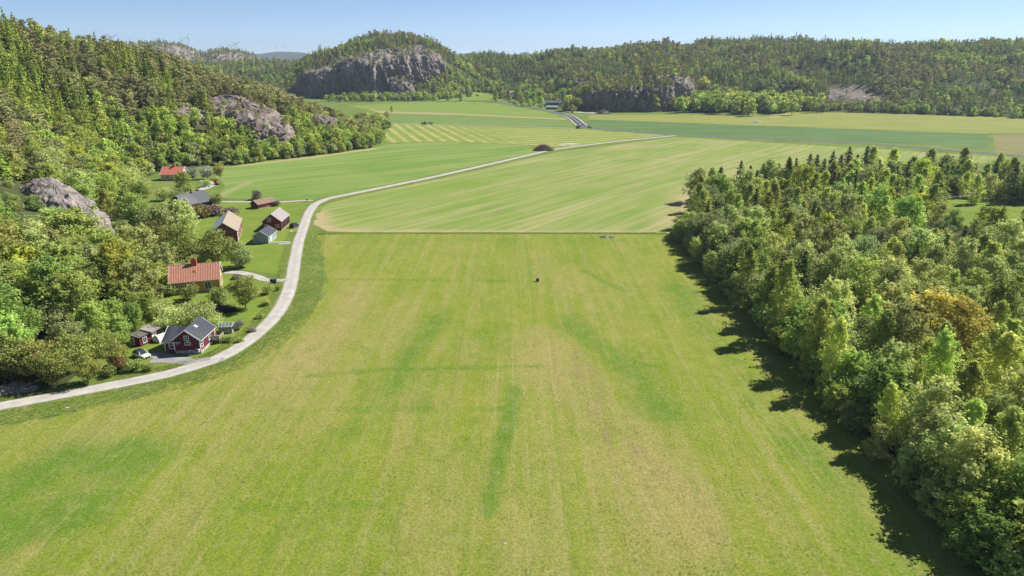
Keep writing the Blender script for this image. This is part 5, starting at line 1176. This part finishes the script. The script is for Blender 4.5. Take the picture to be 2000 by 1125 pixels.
# bins by the lane
for i, px in enumerate((531, 537.5)):
    x, y, _ = G(px, 553.5); b = empty('wheelie_bin', (x, y, 0), 0, ('dark wheelie bin by the lane, the one farther from the lane', 'dark wheelie bin by the lane, the one nearer the lane')[i], 'bin', 'bins at the driveway mouth')
    MB().prism([(-0.30, 0.08), (0.30, 0.08), (0.40, 1.12), (-0.40, 1.12)], 'y', -0.36, 0.36).build('body', M['bin'], b, 0.02)
    MB().box(-0.43, 0.43, -0.42, 0.40, 1.13, 1.22).build('lid', M['bin'], b, 0.02)
    for sx in (-1, 1): MB().tube([(sx*0.31, 0.33, 0.12), (sx*0.37, 0.33, 0.12)], [0.12, 0.12], 10).build('wheel', M['rubber'], b)
    MB().bar((-0.28, 0.44, 1.08), (0.28, 0.44, 1.08), 0.04).build('handle', M['bin'], b)
# blue-grey cabin
c = house('grey_cabin', 'small pale blue-grey cabin with dark roof in front of red barn', 'house', (-85.9, 226.6, 0), math.radians(-1), 5.2, 7.6, 2.75, 4.35, 'greypaint', 'sheet_black', 'sheet_dark', found=0.2, over=0.4, og=0.4)
window(c, 'front', 0.1, 1.45, 0.85, 0.75); window(c, 'right', 4.3, 1.5, 0.6, 0.9); door(c, 'right', 2.4, 0.2, 0.9, 2.0); window(c, 'right', 1.0, 1.4, 0.6, 0.9, mull=(0, 0)); window(c, 'right', 6.3, 1.5, 0.7, 0.9)
# red barn; near-black wall panels paint the shade inside its open bays
c = house('red_barn', 'red barn with pale grey roof and shade-dark cart bays by the lane', 'barn', (-88.2, 245.2, 0), math.radians(3), 6.6, 11.6, 3.5, 6.15, 'falu', 'eternit', found=0.25, over=0.35, og=0.3, trim='falu', barge=False)
window(c, 'front', -0.75, 4.1, 1.0, 1.35, mull=(1, 2)); window(c, 'front', 1.9, 1.75, 1.05, 0.95, mull=(1, 1)); window(c, 'front', -2.2, 1.75, 1.05, 0.95, mull=(1, 1))
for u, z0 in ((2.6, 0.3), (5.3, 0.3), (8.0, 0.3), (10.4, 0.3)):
    door(c, 'right', u, z0, 1.7, 2.6, 'dark', 'falu', 'bay_shade_panel', False)
# big barn
c = house('big_barn', 'large faded red barn, one roof slope metal and one lichened tile', 'barn', (-98.6, 227.6, 0), math.radians(16.5), 8.2, 20.5, 3.9, 6.9, 'falu_old', 'tile_tan', 'zinc', found=0.3, trim='teal', over=0.35, og=0.35, corner=False)
window(c, 'front', -0.9, 4.6, 0.75, 0.85, mull=(0, 1)); dd = door(c, 'front', 0.6, 0.2, 3.2, 2.7, 'falu', 'falu', 'barn_door', False)
for (a, b_) in (((-0.9, 0.3), (0.5, 2.8)), ((2.1, 0.3), (0.7, 2.8))): MB().bar((a[0], -0.09, a[1]), (b_[0], -0.09, b_[1]), 0.05, 0.16).build('brace', M['falu_old'], dd)
MB().bar((-4.05, -0.06, 3.05), (4.05, -0.06, 3.05), 0.08, 0.14).build('sill_beam', M['falu'], c)
door(c, 'right', 1.3, 0.3, 1.0, 2.6, 'white', 'white'); window(c, 'right', 4.0, 1.9, 0.8, 0.9); window(c, 'right', 7.5, 1.9, 0.8, 0.9); window(c, 'right', 12, 1.9, 0.8, 0.9)
# low shed
c = house('low_shed', 'low long red shed with brown tile roof beside the farm track', 'shed', (-108.9, 284.6, 0), math.radians(-32), 4.6, 9.2, 1.95, 3.35, 'falu', 'tile_brown', found=0.15, trim='teal', over=0.35, og=0.3, corner=False, wave=0.4, rows=8)
door(c, 'front', 0, 0.15, 1.0, 1.6, 'falu_old', 'falu_old', handle=False); door(c, 'right', 4.5, 0.15, 1.6, 1.6, 'falu_old', 'falu_old', handle=False)
# black-roofed house
c = house('black_house', 'dark house with black sheet roof behind copper bushes', 'house', (-139.2, 280.0, 0), math.radians(-24), 9.6, 14.0, 2.5, 6.2, 'blackwall', 'sheet_black', 'sheet_dark', found=0.3, trim='blackwall', over=0.4, og=0.4, corner=False)
MB().tube([(0.3, 7.5, 5.9), (0.3, 7.5, 7.8)], [0.32, 0.32], 10).build('flue_pipe', M['dark'], c)
roof_panel('lower_roof_panel', c, -0.4, 6.6, 0.6, 6.05, 5.35, 2.42, 0.16, M['sheet_dark'])
window(c, 'front', -1.5, 1.6, 0.9, 1.1, 'blackwall'); window(c, 'front', 1.5, 1.6, 0.9, 1.1, 'blackwall'); window(c, 'back', 0, 1.8, 1.0, 1.1, 'blackwall')
# farthest house of the hamlet
c = house('red_roof_house', 'cream house with bright red sheet roof among trees at hill foot', 'house', (-171.5, 358.6, 0), math.radians(90), 8.2, 10.8, 3.3, 6.6, 'cream', 'tile_pink', found=0.5, over=0.4, og=0.35)
window(c, 'left', 3.2, 1.9, 1.1, 1.2); window(c, 'left', 7.4, 1.9, 1.1, 1.2); window(c, 'front', -1.5, 2.0, 1.0, 1.2); window(c, 'front', 1.5, 2.0, 1.0, 1.2); window(c, 'front', 0, 4.6, 0.8, 1.0)
chimney(c, 0.1, 5.2, 6.1, 7.9, 1.0)

# ------------------------------------------------------------------ far farm
def far_house(name, label, px, py, rot, w, l, e, rg, wall, roof, cat='house', wins=3, trim='white', **k):
    x, y, z_ = GT(px, py); c = house(name, label, cat, (x, y, z_ + 0.6*(z_ > 0.5)), rot, w, l, e, rg, wall, roof, found=0.2, corner=False, trim=trim, **k)
    for i in range(wins): window(c, 'left', l*(i+0.6)/(wins+0.2), e*0.55, 1.3, 1.2)
    return c
c = far_house('far_barn', 'long red barn with grey roof beside the far road', 1096, 208, math.radians(90), 13, 26, 5.0, 8.0, 'falu', 'sheet_dark', 'barn', 0)
door(c, 'left', 6, 0.2, 4, 3.5, 'dark', 'falu', 'barn_door', False); window(c, 'front', 0, 4.5, 2.5, 1.6); door(c, 'left', 2.2, 0.3, 2.2, 4.0, 'white', 'white', handle=False)
c = far_house('far_shed', 'low dark red shed with green roof in front of far barn', 1089, 213.5, math.radians(70), 8, 14, 2.6, 4.6, 'falu', 'green_sheet', 'shed', 0); door(c, 'left', 5, 0.2, 3, 2.2, 'dark', 'falu', 'barn_door', False)
c = far_house('far_villa', 'white two-storey house with red roof among far trees', 1010, 190, math.radians(100), 9, 12, 6.5, 9.5, 'white', 'tile_brown', wins=3); chimney(c, 0, 6, 8.8, 10.6, 1.0)
for u in (2.5, 6, 9.5): window(c, 'left', u, 5.2, 1.2, 1.2)
c = far_house('far_longhouse', 'long low dark house on the grassy knoll below crag', 917, 181, math.radians(90), 8, 25, 3.0, 5.6, 'blackwall', 'sheet_dark', wins=5); door(c, 'left', 2, 0.2, 1.2, 2.1)
c = far_house('far_cottage', 'tiny pale far cottage half hidden behind roadside trees', 1022, 195, math.radians(85), 7, 8, 3.0, 5.5, 'cream', 'tile_pink', wins=2); door(c, 'left', 2.5, 0.2, 1.0, 2.0)

# ------------------------------------------------------------------ vehicles
def car(name, label, loc, rot, body, roof, group=None, L=4.0, W=1.76, H=1.5, suv=False):
    r = empty(name, loc, rot, label, 'car', group); z0 = 0.22
    # front towards -y
    prof = [(-0.50, 0.32), (-0.485, 0.62), (-0.44, 0.70), (-0.24, 0.86), (0.40, 0.92), (0.485, 0.86), (0.50, 0.45), (0.48, 0.26), (-0.47, 0.24)]
    V, F = [], []; n = len(prof); xs = [(-0.5, 0.955), (-0.43, 1.0), (0.43, 1.0), (0.5, 0.955)]
    for sx, k in xs: V += [(sx*W, p[0]*L*(k if abs(sx) == 0.5 else 1), 0.24 + (p[1]-0.24)*(1 if abs(sx) < 0.5 else 0.93)) for p in prof]
    for a in range(3): F += [(a*n+i, a*n+(i+1) % n, (a+1)*n+(i+1) % n, (a+1)*n+i) for i in range(n)]
    F += [tuple(range(n)), tuple(range(3*n, 4*n))[::-1]]
    m = MB(); m.add(V, F); m.build('body', M[body], r, 0.02)
    b0, b1, t0, t1 = -0.26*L, (0.47 if suv else 0.46)*L, -0.06*L, (0.42 if suv else 0.34)*L; zb, zt = 0.86, H-0.05; wb, wt = W*0.46, W*0.37
    cab = [(-wb, b0, zb), (wb, b0, zb), (wb, b1, zb), (-wb, b1, zb), (-wt, t0, zt), (wt, t0, zt), (wt, t1, zt), (-wt, t1, zt)]
    MB().add(cab, [(0,3,2,1),(4,5,6,7),(0,1,5,4),(1,2,6,5),(2,3,7,6),(3,0,4,7)]).build('window_glass', M['glass'], r, 0.02)
    MB().add([(-wt-0.02, t0-0.05, zt-0.01), (wt+0.02, t0-0.05, zt-0.01), (wt+0.02, t1+0.06, zt-0.01), (-wt-0.02, t1+0.06, zt-0.01), (-wt*0.9, t0+0.1, zt+0.07), (wt*0.9, t0+0.1, zt+0.07), (wt*0.9, t1-0.05, zt+0.07), (-wt*0.9, t1-0.05, zt+0.07)], [(0,3,2,1),(4,5,6,7),(0,1,5,4),(1,2,6,5),(2,3,7,6),(3,0,4,7)]).build('roof', M[roof], r, 0.02)
    m = MB()
    for sx in (-1, 1):
        for (ya, za, yb, zb_) in ((b0, zb, t0, zt), (0.08*L, zb, 0.10*L, zt), (b1, zb, t1, zt)):
            m.bar((sx*wb*1.005, ya, za), (sx*wt*1.01, yb, zb_), 0.06, 0.09)
    m.build('pillars', M[body], r)
    for sx in (-1, 1):
        for yy in (-0.31*L, 0.31*L):
            wv = MB().tube([(sx*(W/2-0.2), yy, 0.31), (sx*(W/2+0.01), yy, 0.31)], [0.315, 0.315], 16).build('wheel', M['rubber'], r)
            MB().tube([(sx*(W/2-0.1), yy, 0.31), (sx*(W/2+0.025), yy, 0.31)], [0.2, 0.19], 12).build('rim', M['steel'], wv)
        MB().box(sx*W*0.40-0.17, sx*W*0.40+0.13, -0.497*L, -0.45*L, 0.60, 0.72).build('headlight', M['lamp'], r)
        MB().box(sx*W*0.40-0.14, sx*W*0.40+0.12, 0.47*L, 0.497*L, 0.66, 0.84).build('tail_light', M['red_lamp'], r)
        MB().box(sx*(W/2+0.06)-0.09, sx*(W/2+0.06)+0.09, -0.20*L, -0.17*L, 0.92, 1.05).build('mirror', M[body], r)
    MB().box(-W*0.28, W*0.28, -0.507*L, -0.47*L, 0.34, 0.54).build('grille', M['dark'], r)
    MB().box(-0.26, 0.26, -0.515*L, -0.50*L, 0.42, 0.53).build('number_plate', M['white'], r)
    return r
x, y, _ = G(277, 697); car('parked_car', 'white hatchback with black roof parked by the red cottage', (x, y, 0.03), math.radians(62), 'car_white', 'car_dark')
x, y, _ = G(575.5, 443.5); car('parked_car', 'dark car parked on the grass beside the red barn', (x, y, 0.03), math.radians(165), 'car_dark', 'car_dark', L=4.4, H=1.7, suv=True)
x, y, _ = G(1152, 250); car('road_car', 'pale blue car at the bend of the main road', (x, y, 0.15), math.radians(100), 'car_blue', 'car_blue', L=4.6)
x, y, _ = G(1130, 251); car('road_car', 'grey van at the end of the hay track', (x, y, 0.10), math.radians(80), 'car_grey', 'car_dark', L=5.0, H=2.2, suv=True)
x, y, _ = G(1011, 205.5); car('road_car', 'tiny white car on the far road', (x, y, 0.15), math.radians(60), 'car_white', 'car_white', L=4.4)
# tractor with trailer on the hay track
x, y, _ = G(829, 243); t = empty('tractor', (x, y, 0.05), math.radians(6), 'dark tractor pulling a trailer along the hay track', 'tractor')
MB().box(-2.9, -0.6, -0.45, 0.45, 0.8, 1.75).build('hood', M['car_dark'], t, 0.08)
MB().prism([(-0.7, 0.9), (1.0, 0.9), (0.9, 2.6), (-0.4, 2.6)], 'y', -0.8, 0.8).build('cab', M['glass'], t, 0.04)
MB().box(-0.6, 1.1, -0.9, 0.9, 2.62, 2.8).build('cab_roof', M['car_grey'], t, 0.03)
for xx, rr2, tw in ((-2.1, 0.6, 0.35), (0.6, 0.9, 0.5)):
    for sy in (-1, 1):
        w = MB().tube([(xx, sy*0.75, rr2), (xx, sy*(0.75+tw), rr2)], [rr2, rr2], 18).build('wheel', M['rubber'], t); MB().tube([(xx, sy*0.9, rr2), (xx, sy*(0.77+tw), rr2)], [rr2*0.55]*2, 12).build('rim', M['orange'], w)
t = empty('farm_trailer', (x+5.4*math.cos(math.radians(6)), y+5.4*math.sin(math.radians(6)), 0.05), math.radians(6), 'flat grey trailer hitched behind the dark tractor', 'trailer')
MB().prism([(-2.9, 1.0), (2.9, 1.0), (3.0, 2.1), (-3.0, 2.1)], 'y', -1.15, 1.15).build('box', M['car_grey'], t, 0.03)
MB().bar((-4.3, 0, 0.8), (-2.8, 0, 1.0), 0.12).build('drawbar', M['steel'], t)
for xx in (0.5, 1.7):
    for sy in (-1, 1): MB().tube([(xx, sy*0.9, 0.55), (xx, sy*1.2, 0.55)], [0.55, 0.55], 16).build('wheel', M['rubber'], t)
# digger
x, y, _ = G(423, 361); t = empty('digger', (x, y, 0), math.radians(20), 'small orange digger beside the field corner', 'digger')
for sy in (-1, 1): MB().prism([(-1.2, 0.15), (-0.95, 0), (0.95, 0), (1.2, 0.15), (1.2, 0.45), (0.95, 0.6), (-0.95, 0.6), (-1.2, 0.45)], 'y', sy*0.9-0.2, sy*0.9+0.2).build('track', M['rubber'], t)
MB().box(-1.0, 1.1, -0.9, 0.9, 0.65, 1.35).build('body', M['orange'], t, 0.06); MB().box(-0.9, 0.35, -0.85, 0.1, 1.36, 2.5).build('cab', M['glass'], t, 0.04); MB().box(-0.95, 0.4, -0.9, 0.15, 2.51, 2.62).build('cab_roof', M['orange'], t)
MB().tube([(-1.0, 0.4, 1.2), (-2.2, 0.4, 2.9), (-3.4, 0.4, 2.5)], [0.16, 0.16, 0.13], 6).build('boom', M['orange'], t); MB().tube([(-3.4, 0.4, 2.5), (-3.7, 0.4, 0.9)], [0.13, 0.09], 6).build('stick', M['orange'], t)
MB().prism([(-4.1, 0.35), (-3.4, 0.25), (-3.45, 0.95), (-3.8, 0.95)], 'y', 0.05, 0.75).build('bucket', M['steel'], t)
# building materials lying by it
x, y, _ = G(410, 364); m = MB()
t = empty('board_stack', (x, y, 0), 0.5, 'stack of pale boards beside the orange digger', 'boards')
for k in range(7): MB().box(-2.4 + 0.1*(k % 3), 2.4, -0.9 + k*0.26, -0.68 + k*0.26, 0.1, 0.28 + 0.05*(k % 2)).build('board', M['tarp'], t)
x, y, _ = G(397, 366); t = empty('tarp_heap', (x, y, 0), 0.2, 'white and blue tarpaulin heap in the yard behind the black-roofed house', 'heap')
def heap(root, name, mat, a, b, h, seed, loc=(0, 0, 0)):
    V, F = [], []; n, k = 14, 7
    for j in range(k+1):
        q = j/k
        for i in range(n):
            th = 6.283*i/n; f = 1 + 0.35*mn.noise(Vector((math.cos(th)*1.4, math.sin(th)*1.4, seed+q))); V.append((loc[0] + math.cos(th)*a*(1-q)*f, loc[1] + math.sin(th)*b*(1-q)*f, loc[2] + h*(1-(1-q)**1.7)*(0.9+0.3*mn.noise(Vector((i*0.7, q*3, seed))))*(q > 0)))
    for j in range(k): F += [(j*n+i, j*n+(i+1) % n, (j+1)*n+(i+1) % n, (j+1)*n+i) for i in range(n)]
    return MB().add(V, F).build(name, M[mat], root)
heap(t, 'white_sheet', 'tarp', 2.6, 1.2, 1.0, 1); heap(t, 'blue_sheet', 'tarp_blue', 1.5, 0.9, 0.6, 4, (2.6, 0.2, 0))
x, y, _ = G(386, 374); t = empty('mailbox_stand', (x, y, 0), 0, 'small red cart by the gravel yard behind the black roof', 'cart')
MB().prism([(-0.7, 0.5), (0.7, 0.5), (0.85, 1.1), (-0.85, 1.1)], 'y', -0.5, 0.5).build('tub', M['brick'], t)
for sy in (-1, 1): MB().tube([(0, sy*0.55, 0.35), (0, sy*0.65, 0.35)], [0.35, 0.35], 12).build('wheel', M['rubber'], t)
MB().bar((0.8, 0, 0.6), (1.9, 0, 0.8), 0.07).build('shaft', M['steel'], t)
t.name = 'hand_cart'
# mail boxes at the junction
x, y, _ = G(600, 396); t = empty('mailbox', (x, y, 0), 0.2, 'dark mailbox on a post where the farm track meets the lane', 'mailbox')
MB().box(-0.05, 0.05, -0.05, 0.05, 0, 1.1).build('post', M['plank'], t); MB().prism([(-0.35, 1.1), (0.35, 1.1), (0.35, 1.5), (0, 1.65), (-0.35, 1.5)], 'y', -0.25, 0.25).build('box', M['bin'], t)
x, y, _ = G(598, 388); t = empty('road_sign', (x, y, 0), 0.2, 'small pale sign on a post at the farm track junction', 'sign')
MB().tube([(0, 0, 0), (0, 0, 1.9)], [0.04, 0.04], 6).build('post', M['steel'], t); MB().box(-0.5, 0.5, -0.03, 0.03, 1.5, 1.95).build('plate', M['white'], t)
# planks on the grass by the cabin
for i, (px, py, rz, L_) in enumerate(((548, 473.5, 0.05, 6.0), (555, 477, 0.12, 4.5), (563, 474, 0.1, 2.2))):
    x, y, _ = G(px, py); t = empty('plank_pile', (x, y, 0.03), rz, ('longest pale plank row lying by the grey cabin', 'middle pale plank row lying in the grass near the cabin', 'shortest pale plank row nearest the lane')[i], 'planks')
    for k in range(3): MB().box(-L_/2 + 0.3*k, L_/2 - 0.2*k, -0.3 + k*0.24, -0.1 + k*0.24, 0, 0.08 + 0.05*k).build('plank', M['tarp'], t)
x, y, _ = G(568, 452); t = empty('salt_block', (x, y, 0), 0.3, 'small pale block lying below the dark car', 'block'); heap(t, 'block', 'tarp', 0.6, 0.4, 0.4, 9); heap(t, 'lid', 'plank', 0.3, 0.25, 0.2, 12, (0.7, 0.3, 0))
# brush heaps: many sticks
def brush(name, label, px, py, a, b, h, n, mat, seed, th=0.05):
    g = random.Random(seed); x, y, _ = G(px, py); r = empty(name, (x, y, 0), 0, label, 'brush heap'); m = MB()
    for k in range(n):
        q = g.random()**0.5; t = g.uniform(0, 6.283); cx, cy = math.cos(t)*q*a, math.sin(t)*q*b; cz = h*(1-q**1.8)*g.uniform(0.35, 1.0)
        d = Vector((g.gauss(0, 1), g.gauss(0, 1), g.gauss(0, 0.35))).normalized()*g.uniform(0.5, 1.5)
        m.bar(Vector((cx, cy, cz)) - d, Vector((cx, cy, cz)) + d, th*g.uniform(0.6, 1.6))
    o = m.build('sticks', M[mat], r); o['kind'] = 'stuff'
    heap(r, 'core', mat, a*0.92, b*0.92, h*0.75, seed); return r
brush('brush_heap', 'dark heap of cut branches in the garden of the yellow house', 437, 607, 3.4, 1.9, 1.4, 500, 'twig_dark', 3)
brush('brush_heap', 'large brown brush heap beside the lane far out in the fields', 1061, 294, 7.0, 4.0, 4.4, 700, 'twig', 5, 0.12)
brush('brush_heap', 'pale heap of dead branches at the near end of the lane', 22, 762, 5.0, 2.2, 0.9, 260, 'plank', 7, 0.07)
brush('brush_heap', 'low brush heap in front of the shaded cliff', 1178, 222, 9, 5, 5, 300, 'twig', 8, 0.2)
x, y, _ = G(1113, 281.5); t = empty('sand_heap', (x, y, 0), 0.1, 'low pink sand heap next to the large brown brush heap', 'sand heap'); heap(t, 'mound', 'concrete', 7.5, 3.2, 1.0, 21); heap(t, 'spill', 'concrete', 3, 2, 0.5, 25, (-7, -4, 0))
x, y, _ = G(1186, 464); t = empty('stone_heap', (x, y, 0), 0, 'low grey stone heap on the far border of the meadow', 'stones')
for k in range(22): heap(t, 'stone', 'stone', rnd.uniform(0.3, 0.7), rnd.uniform(0.3, 0.6), rnd.uniform(0.3, 0.7), 30+k, (rnd.uniform(-3, 3), rnd.uniform(-0.8, 0.8), 0))
# black tub in the meadow
x, y, _ = G(1050, 550); t = empty('feed_tub', (x, y, 0.1), 0, 'small black tub standing alone in the meadow', 'tub')
t.scale = (0.8, 0.8, 0.8); MB().tube([(0, 0, 0), (0, 0, 0.2), (0, 0, 0.9), (0, 0, 0.95)], [0.42, 0.46, 0.52, 0.56], 14).build('body', M['rubber'], t); MB().tube([(0, 0, 0.96), (0, 0, 1.02)], [0.5, 0.5], 14).build('lid', M['dark'], t)
# pale boulders on the field borders
for px, py, s_, lb in ((1475, 239, 5, 'pale flat boulder at the yellow field border below the grove'), (985, 1062, 0.35, 'small white stone in the near meadow'), (130, 797, 0.45, 'pinkish stone on the grassy verge of the lane')):
    x, y, _ = G(px, py); t = empty('boulder', (x, y, 0.05), 0, lb, 'stone'); heap(t, 'stone', 'concrete', s_, s_*0.6, s_*0.4, px); heap(t, 'chip', 'concrete', s_*0.4, s_*0.3, s_*0.2, px+3, (s_, s_*0.5, 0))
# roadside delineator posts
for i, (px, py) in enumerate(((1241, 258), (1248, 258.3), (1300, 262), (1583, 275))):
    x, y, _ = G(px, py); t = empty('road_post', (x, y, 0), 0, f'{ONES[i+1]} white post from the bend along the main road', 'post', 'posts along the main road'); MB().box(-0.12, 0.12, -0.1, 0.1, 0, 2.2).build('post', M['white'], t); MB().box(-0.13, 0.13, -0.11, 0.11, 1.7, 1.95).build('reflector', M['dark'], t)
# wind turbines on the horizon; two thin masts take the same shape
for i, (px, hubpy, dist, ph, sc_) in enumerate(((218, 73, 5200, 0.4, 1.0), (354, 79, 4300, 1.57, 0.55), (366, 74, 4300, 1.25, 0.68), (452, 91, 7800, 0.5, 0.9), (461, 86, 5000, 0.6, 0.75), (538, 92, 8800, 0.2, 0.4), (557, 90, 8600, 1.3, 0.4), (936, 99, 9000, 1.0, 0.55), (990, 101, 9200, 0.3, 0.45), (1030, 100, 9200, 1.6, 0.45))):
    u = (px-1000)/FPX; v = (562.5-hubpy)/FPX; d = Vector((u, math.cos(PITCH)+v*math.sin(PITCH), -math.sin(PITCH)+v*math.cos(PITCH)))
    hub = Vector((0, 0, CAM_H)) + d*dist; lab = f'{ONES[i+1]} wind turbine or thin mast from the left on the horizon' 
    t = empty('wind_turbine', (hub.x, hub.y, hub.z), 0.3, lab, 'wind turbine', 'wind turbines on the horizon'); R_ = 48*sc_*dist/5000
    MB().tube([(0, 0, -hub.z), (0, 0, 0)], [R_*0.04, R_*0.024], 10).build('tower', M['steel'], t); MB().box(-R_*0.04, R_*0.04, -R_*0.10, R_*0.12, -R_*0.04, R_*0.05).build('nacelle', M['steel'], t)
    for k in range(3):
        a = ph + k*2.0944; ca, sa = math.cos(a), math.sin(a)
        V = []
        for q, wd in ((0.03, 0.035), (0.2, 0.055), (0.6, 0.035), (1.0, 0.010)):
            for so, do in ((-1, -0.3), (1, -0.3), (0, 0.4)): V.append((ca*q*R_ - sa*so*wd*R_, -R_*0.12 + do*wd*R_*0.5, sa*q*R_ + ca*so*wd*R_))
        F = [(j*3+i_, j*3+(i_+1) % 3, (j+1)*3+(i_+1) % 3, (j+1)*3+i_) for j in range(3) for i_ in range(3)] + [(0, 2, 1), (9, 10, 11)]
        MB().add(V, F).build('blade', M['steel'], t)
# bare scree clearing on the far slope
bm_x, bm_y = np.meshgrid(np.arange(378, 492, 4.0), np.arange(838, 972, 4.0)); zz = h_east(bm_x, bm_y) + 0.5 + 1.6*fbm(bm_x/5, bm_y/5, 401); nx_ = bm_x.shape[1]
ii = (np.arange(bm_x.shape[0]-1)[:, None]*nx_ + np.arange(nx_-1)[None, :]).ravel(); FF = np.stack([ii, ii+1, ii+1+nx_, ii+nx_], 1)
cxy = np.stack([bm_x.ravel(), bm_y.ravel()], 1); keep = inside(SCREE, cxy[FF].mean(1)[:, 0], cxy[FF].mean(1)[:, 1])
M['scree'] = rock_mat('scree', ca=(0.27, 0.215, 0.18), cb=(0.12, 0.10, 0.085), sc=1.5, moss_amt=0.7)
tag(link('scree_slope', mesh_np('scree_slope', np.stack([bm_x.ravel(), bm_y.ravel(), zz.ravel()], 1), FF[keep], M['scree'])), kind='structure')

# ------------------------------------------------------------------ grass tufts
tuft_src = bpy.data.collections.new('tuft_sources')
for v_ in range(4):
    g = np.random.default_rng(500+v_); n = 16; a = g.random(n)*6.283; q = g.random(n)*0.16; L_ = 0.16 + 0.2*g.random(n); w = 0.028
    b = np.stack([np.cos(a)*q, np.sin(a)*q, np.zeros(n)], 1); tp = b + np.stack([np.cos(a)*L_*0.95, np.sin(a)*L_*0.95, L_*0.6], 1); s_ = np.stack([-np.sin(a)*w, np.cos(a)*w, np.zeros(n)], 1)
    me = mesh_np(f'{v_}_tuft', np.stack([b-s_, b+s_, tp], 1).reshape(-1, 3), np.arange(n*3).reshape(n, 3), M['L_tuft'], [('tint', 'FACE', g.random(n))])
    o = bpy.data.objects.new(f'{v_}_tuft', me); tuft_src.objects.link(o)
NT = gn_scatter(tuft_src)
n = 60000; Y = 66 + (240-66)*rng.random(n)**1.7; X = -125 + 183*rng.random(n)
ok = inside(MEADOW, X, Y) & visible(X, Y, 5) & (m_dry(X, Y) + 0.5*rng.random(n) > 0.35); X, Y = X[ok], Y[ok]
o = scatter('meadow_tufts', 'short uneven grass tufts all over the meadow', 'grass', np.stack([X, Y, np.full(len(X), 0.06)], 1), rng.integers(0, 4, len(X)), 0.3 + 0.35*rng.random(len(X)), NT)
n = 10000; A = np.array(LANE_S[:i_end+2]); q = rng.random(n)*(len(A)-1); i = q.astype(int); f = (q-i)[:, None]; P_ = A[i]*(1-f) + A[i+1]*f; T = A[i+1]-A[i]; T /= np.linalg.norm(T, axis=1)[:, None]
off = np.where(rng.random(n) < 0.72, 2.3 + 6.5*rng.random(n), -2.3 - 2.2*rng.random(n))[:, None]; P_ = P_ + np.stack([T[:, 1], -T[:, 0]], 1)*off
scatter('verge_tufts', 'longer grass along both verges of the lane', 'grass', np.concatenate([P_, np.full((n, 1), 0.05)], 1), rng.integers(0, 4, n), 0.5 + 0.7*rng.random(n), NT)
n = 5000; P_ = np.stack([-70 + 126*rng.random(n), 240.9 + 0.7*rng.normal(size=n), np.full(n, 0.05)], 1)
scatter('ditch_tufts', 'darker grass line on the far border of the meadow', 'grass', P_, rng.integers(0, 4, n), 0.6 + 0.7*rng.random(n), NT)

# ------------------------------------------------------------------ the air
hz = MB().box(-12500, 12500, -1500, 12500, -1.5, 330).build('haze', M['white']); tag(hz, 'thin blue summer haze filling the valley', 'haze', None, 'stuff')
hm = bpy.data.materials.new('haze_air'); hm.use_nodes = True; nt = hm.node_tree; nt.nodes.clear()
pv = N(nt, 'ShaderNodeVolumePrincipled'); pv.inputs['Color'].default_value = (0.62, 0.76, 0.95, 1); pv.inputs['Density'].default_value = 0.00008; pv.inputs['Anisotropy'].default_value = 0.2
ou = N(nt, 'ShaderNodeOutputMaterial'); nt.links.new(pv.outputs[0], ou.inputs['Volume']); hz.data.materials.clear(); hz.data.materials.append(hm)
for k in ('_w', '_l'):
    for o in bpy.data.objects:
        if k in o: del o[k]
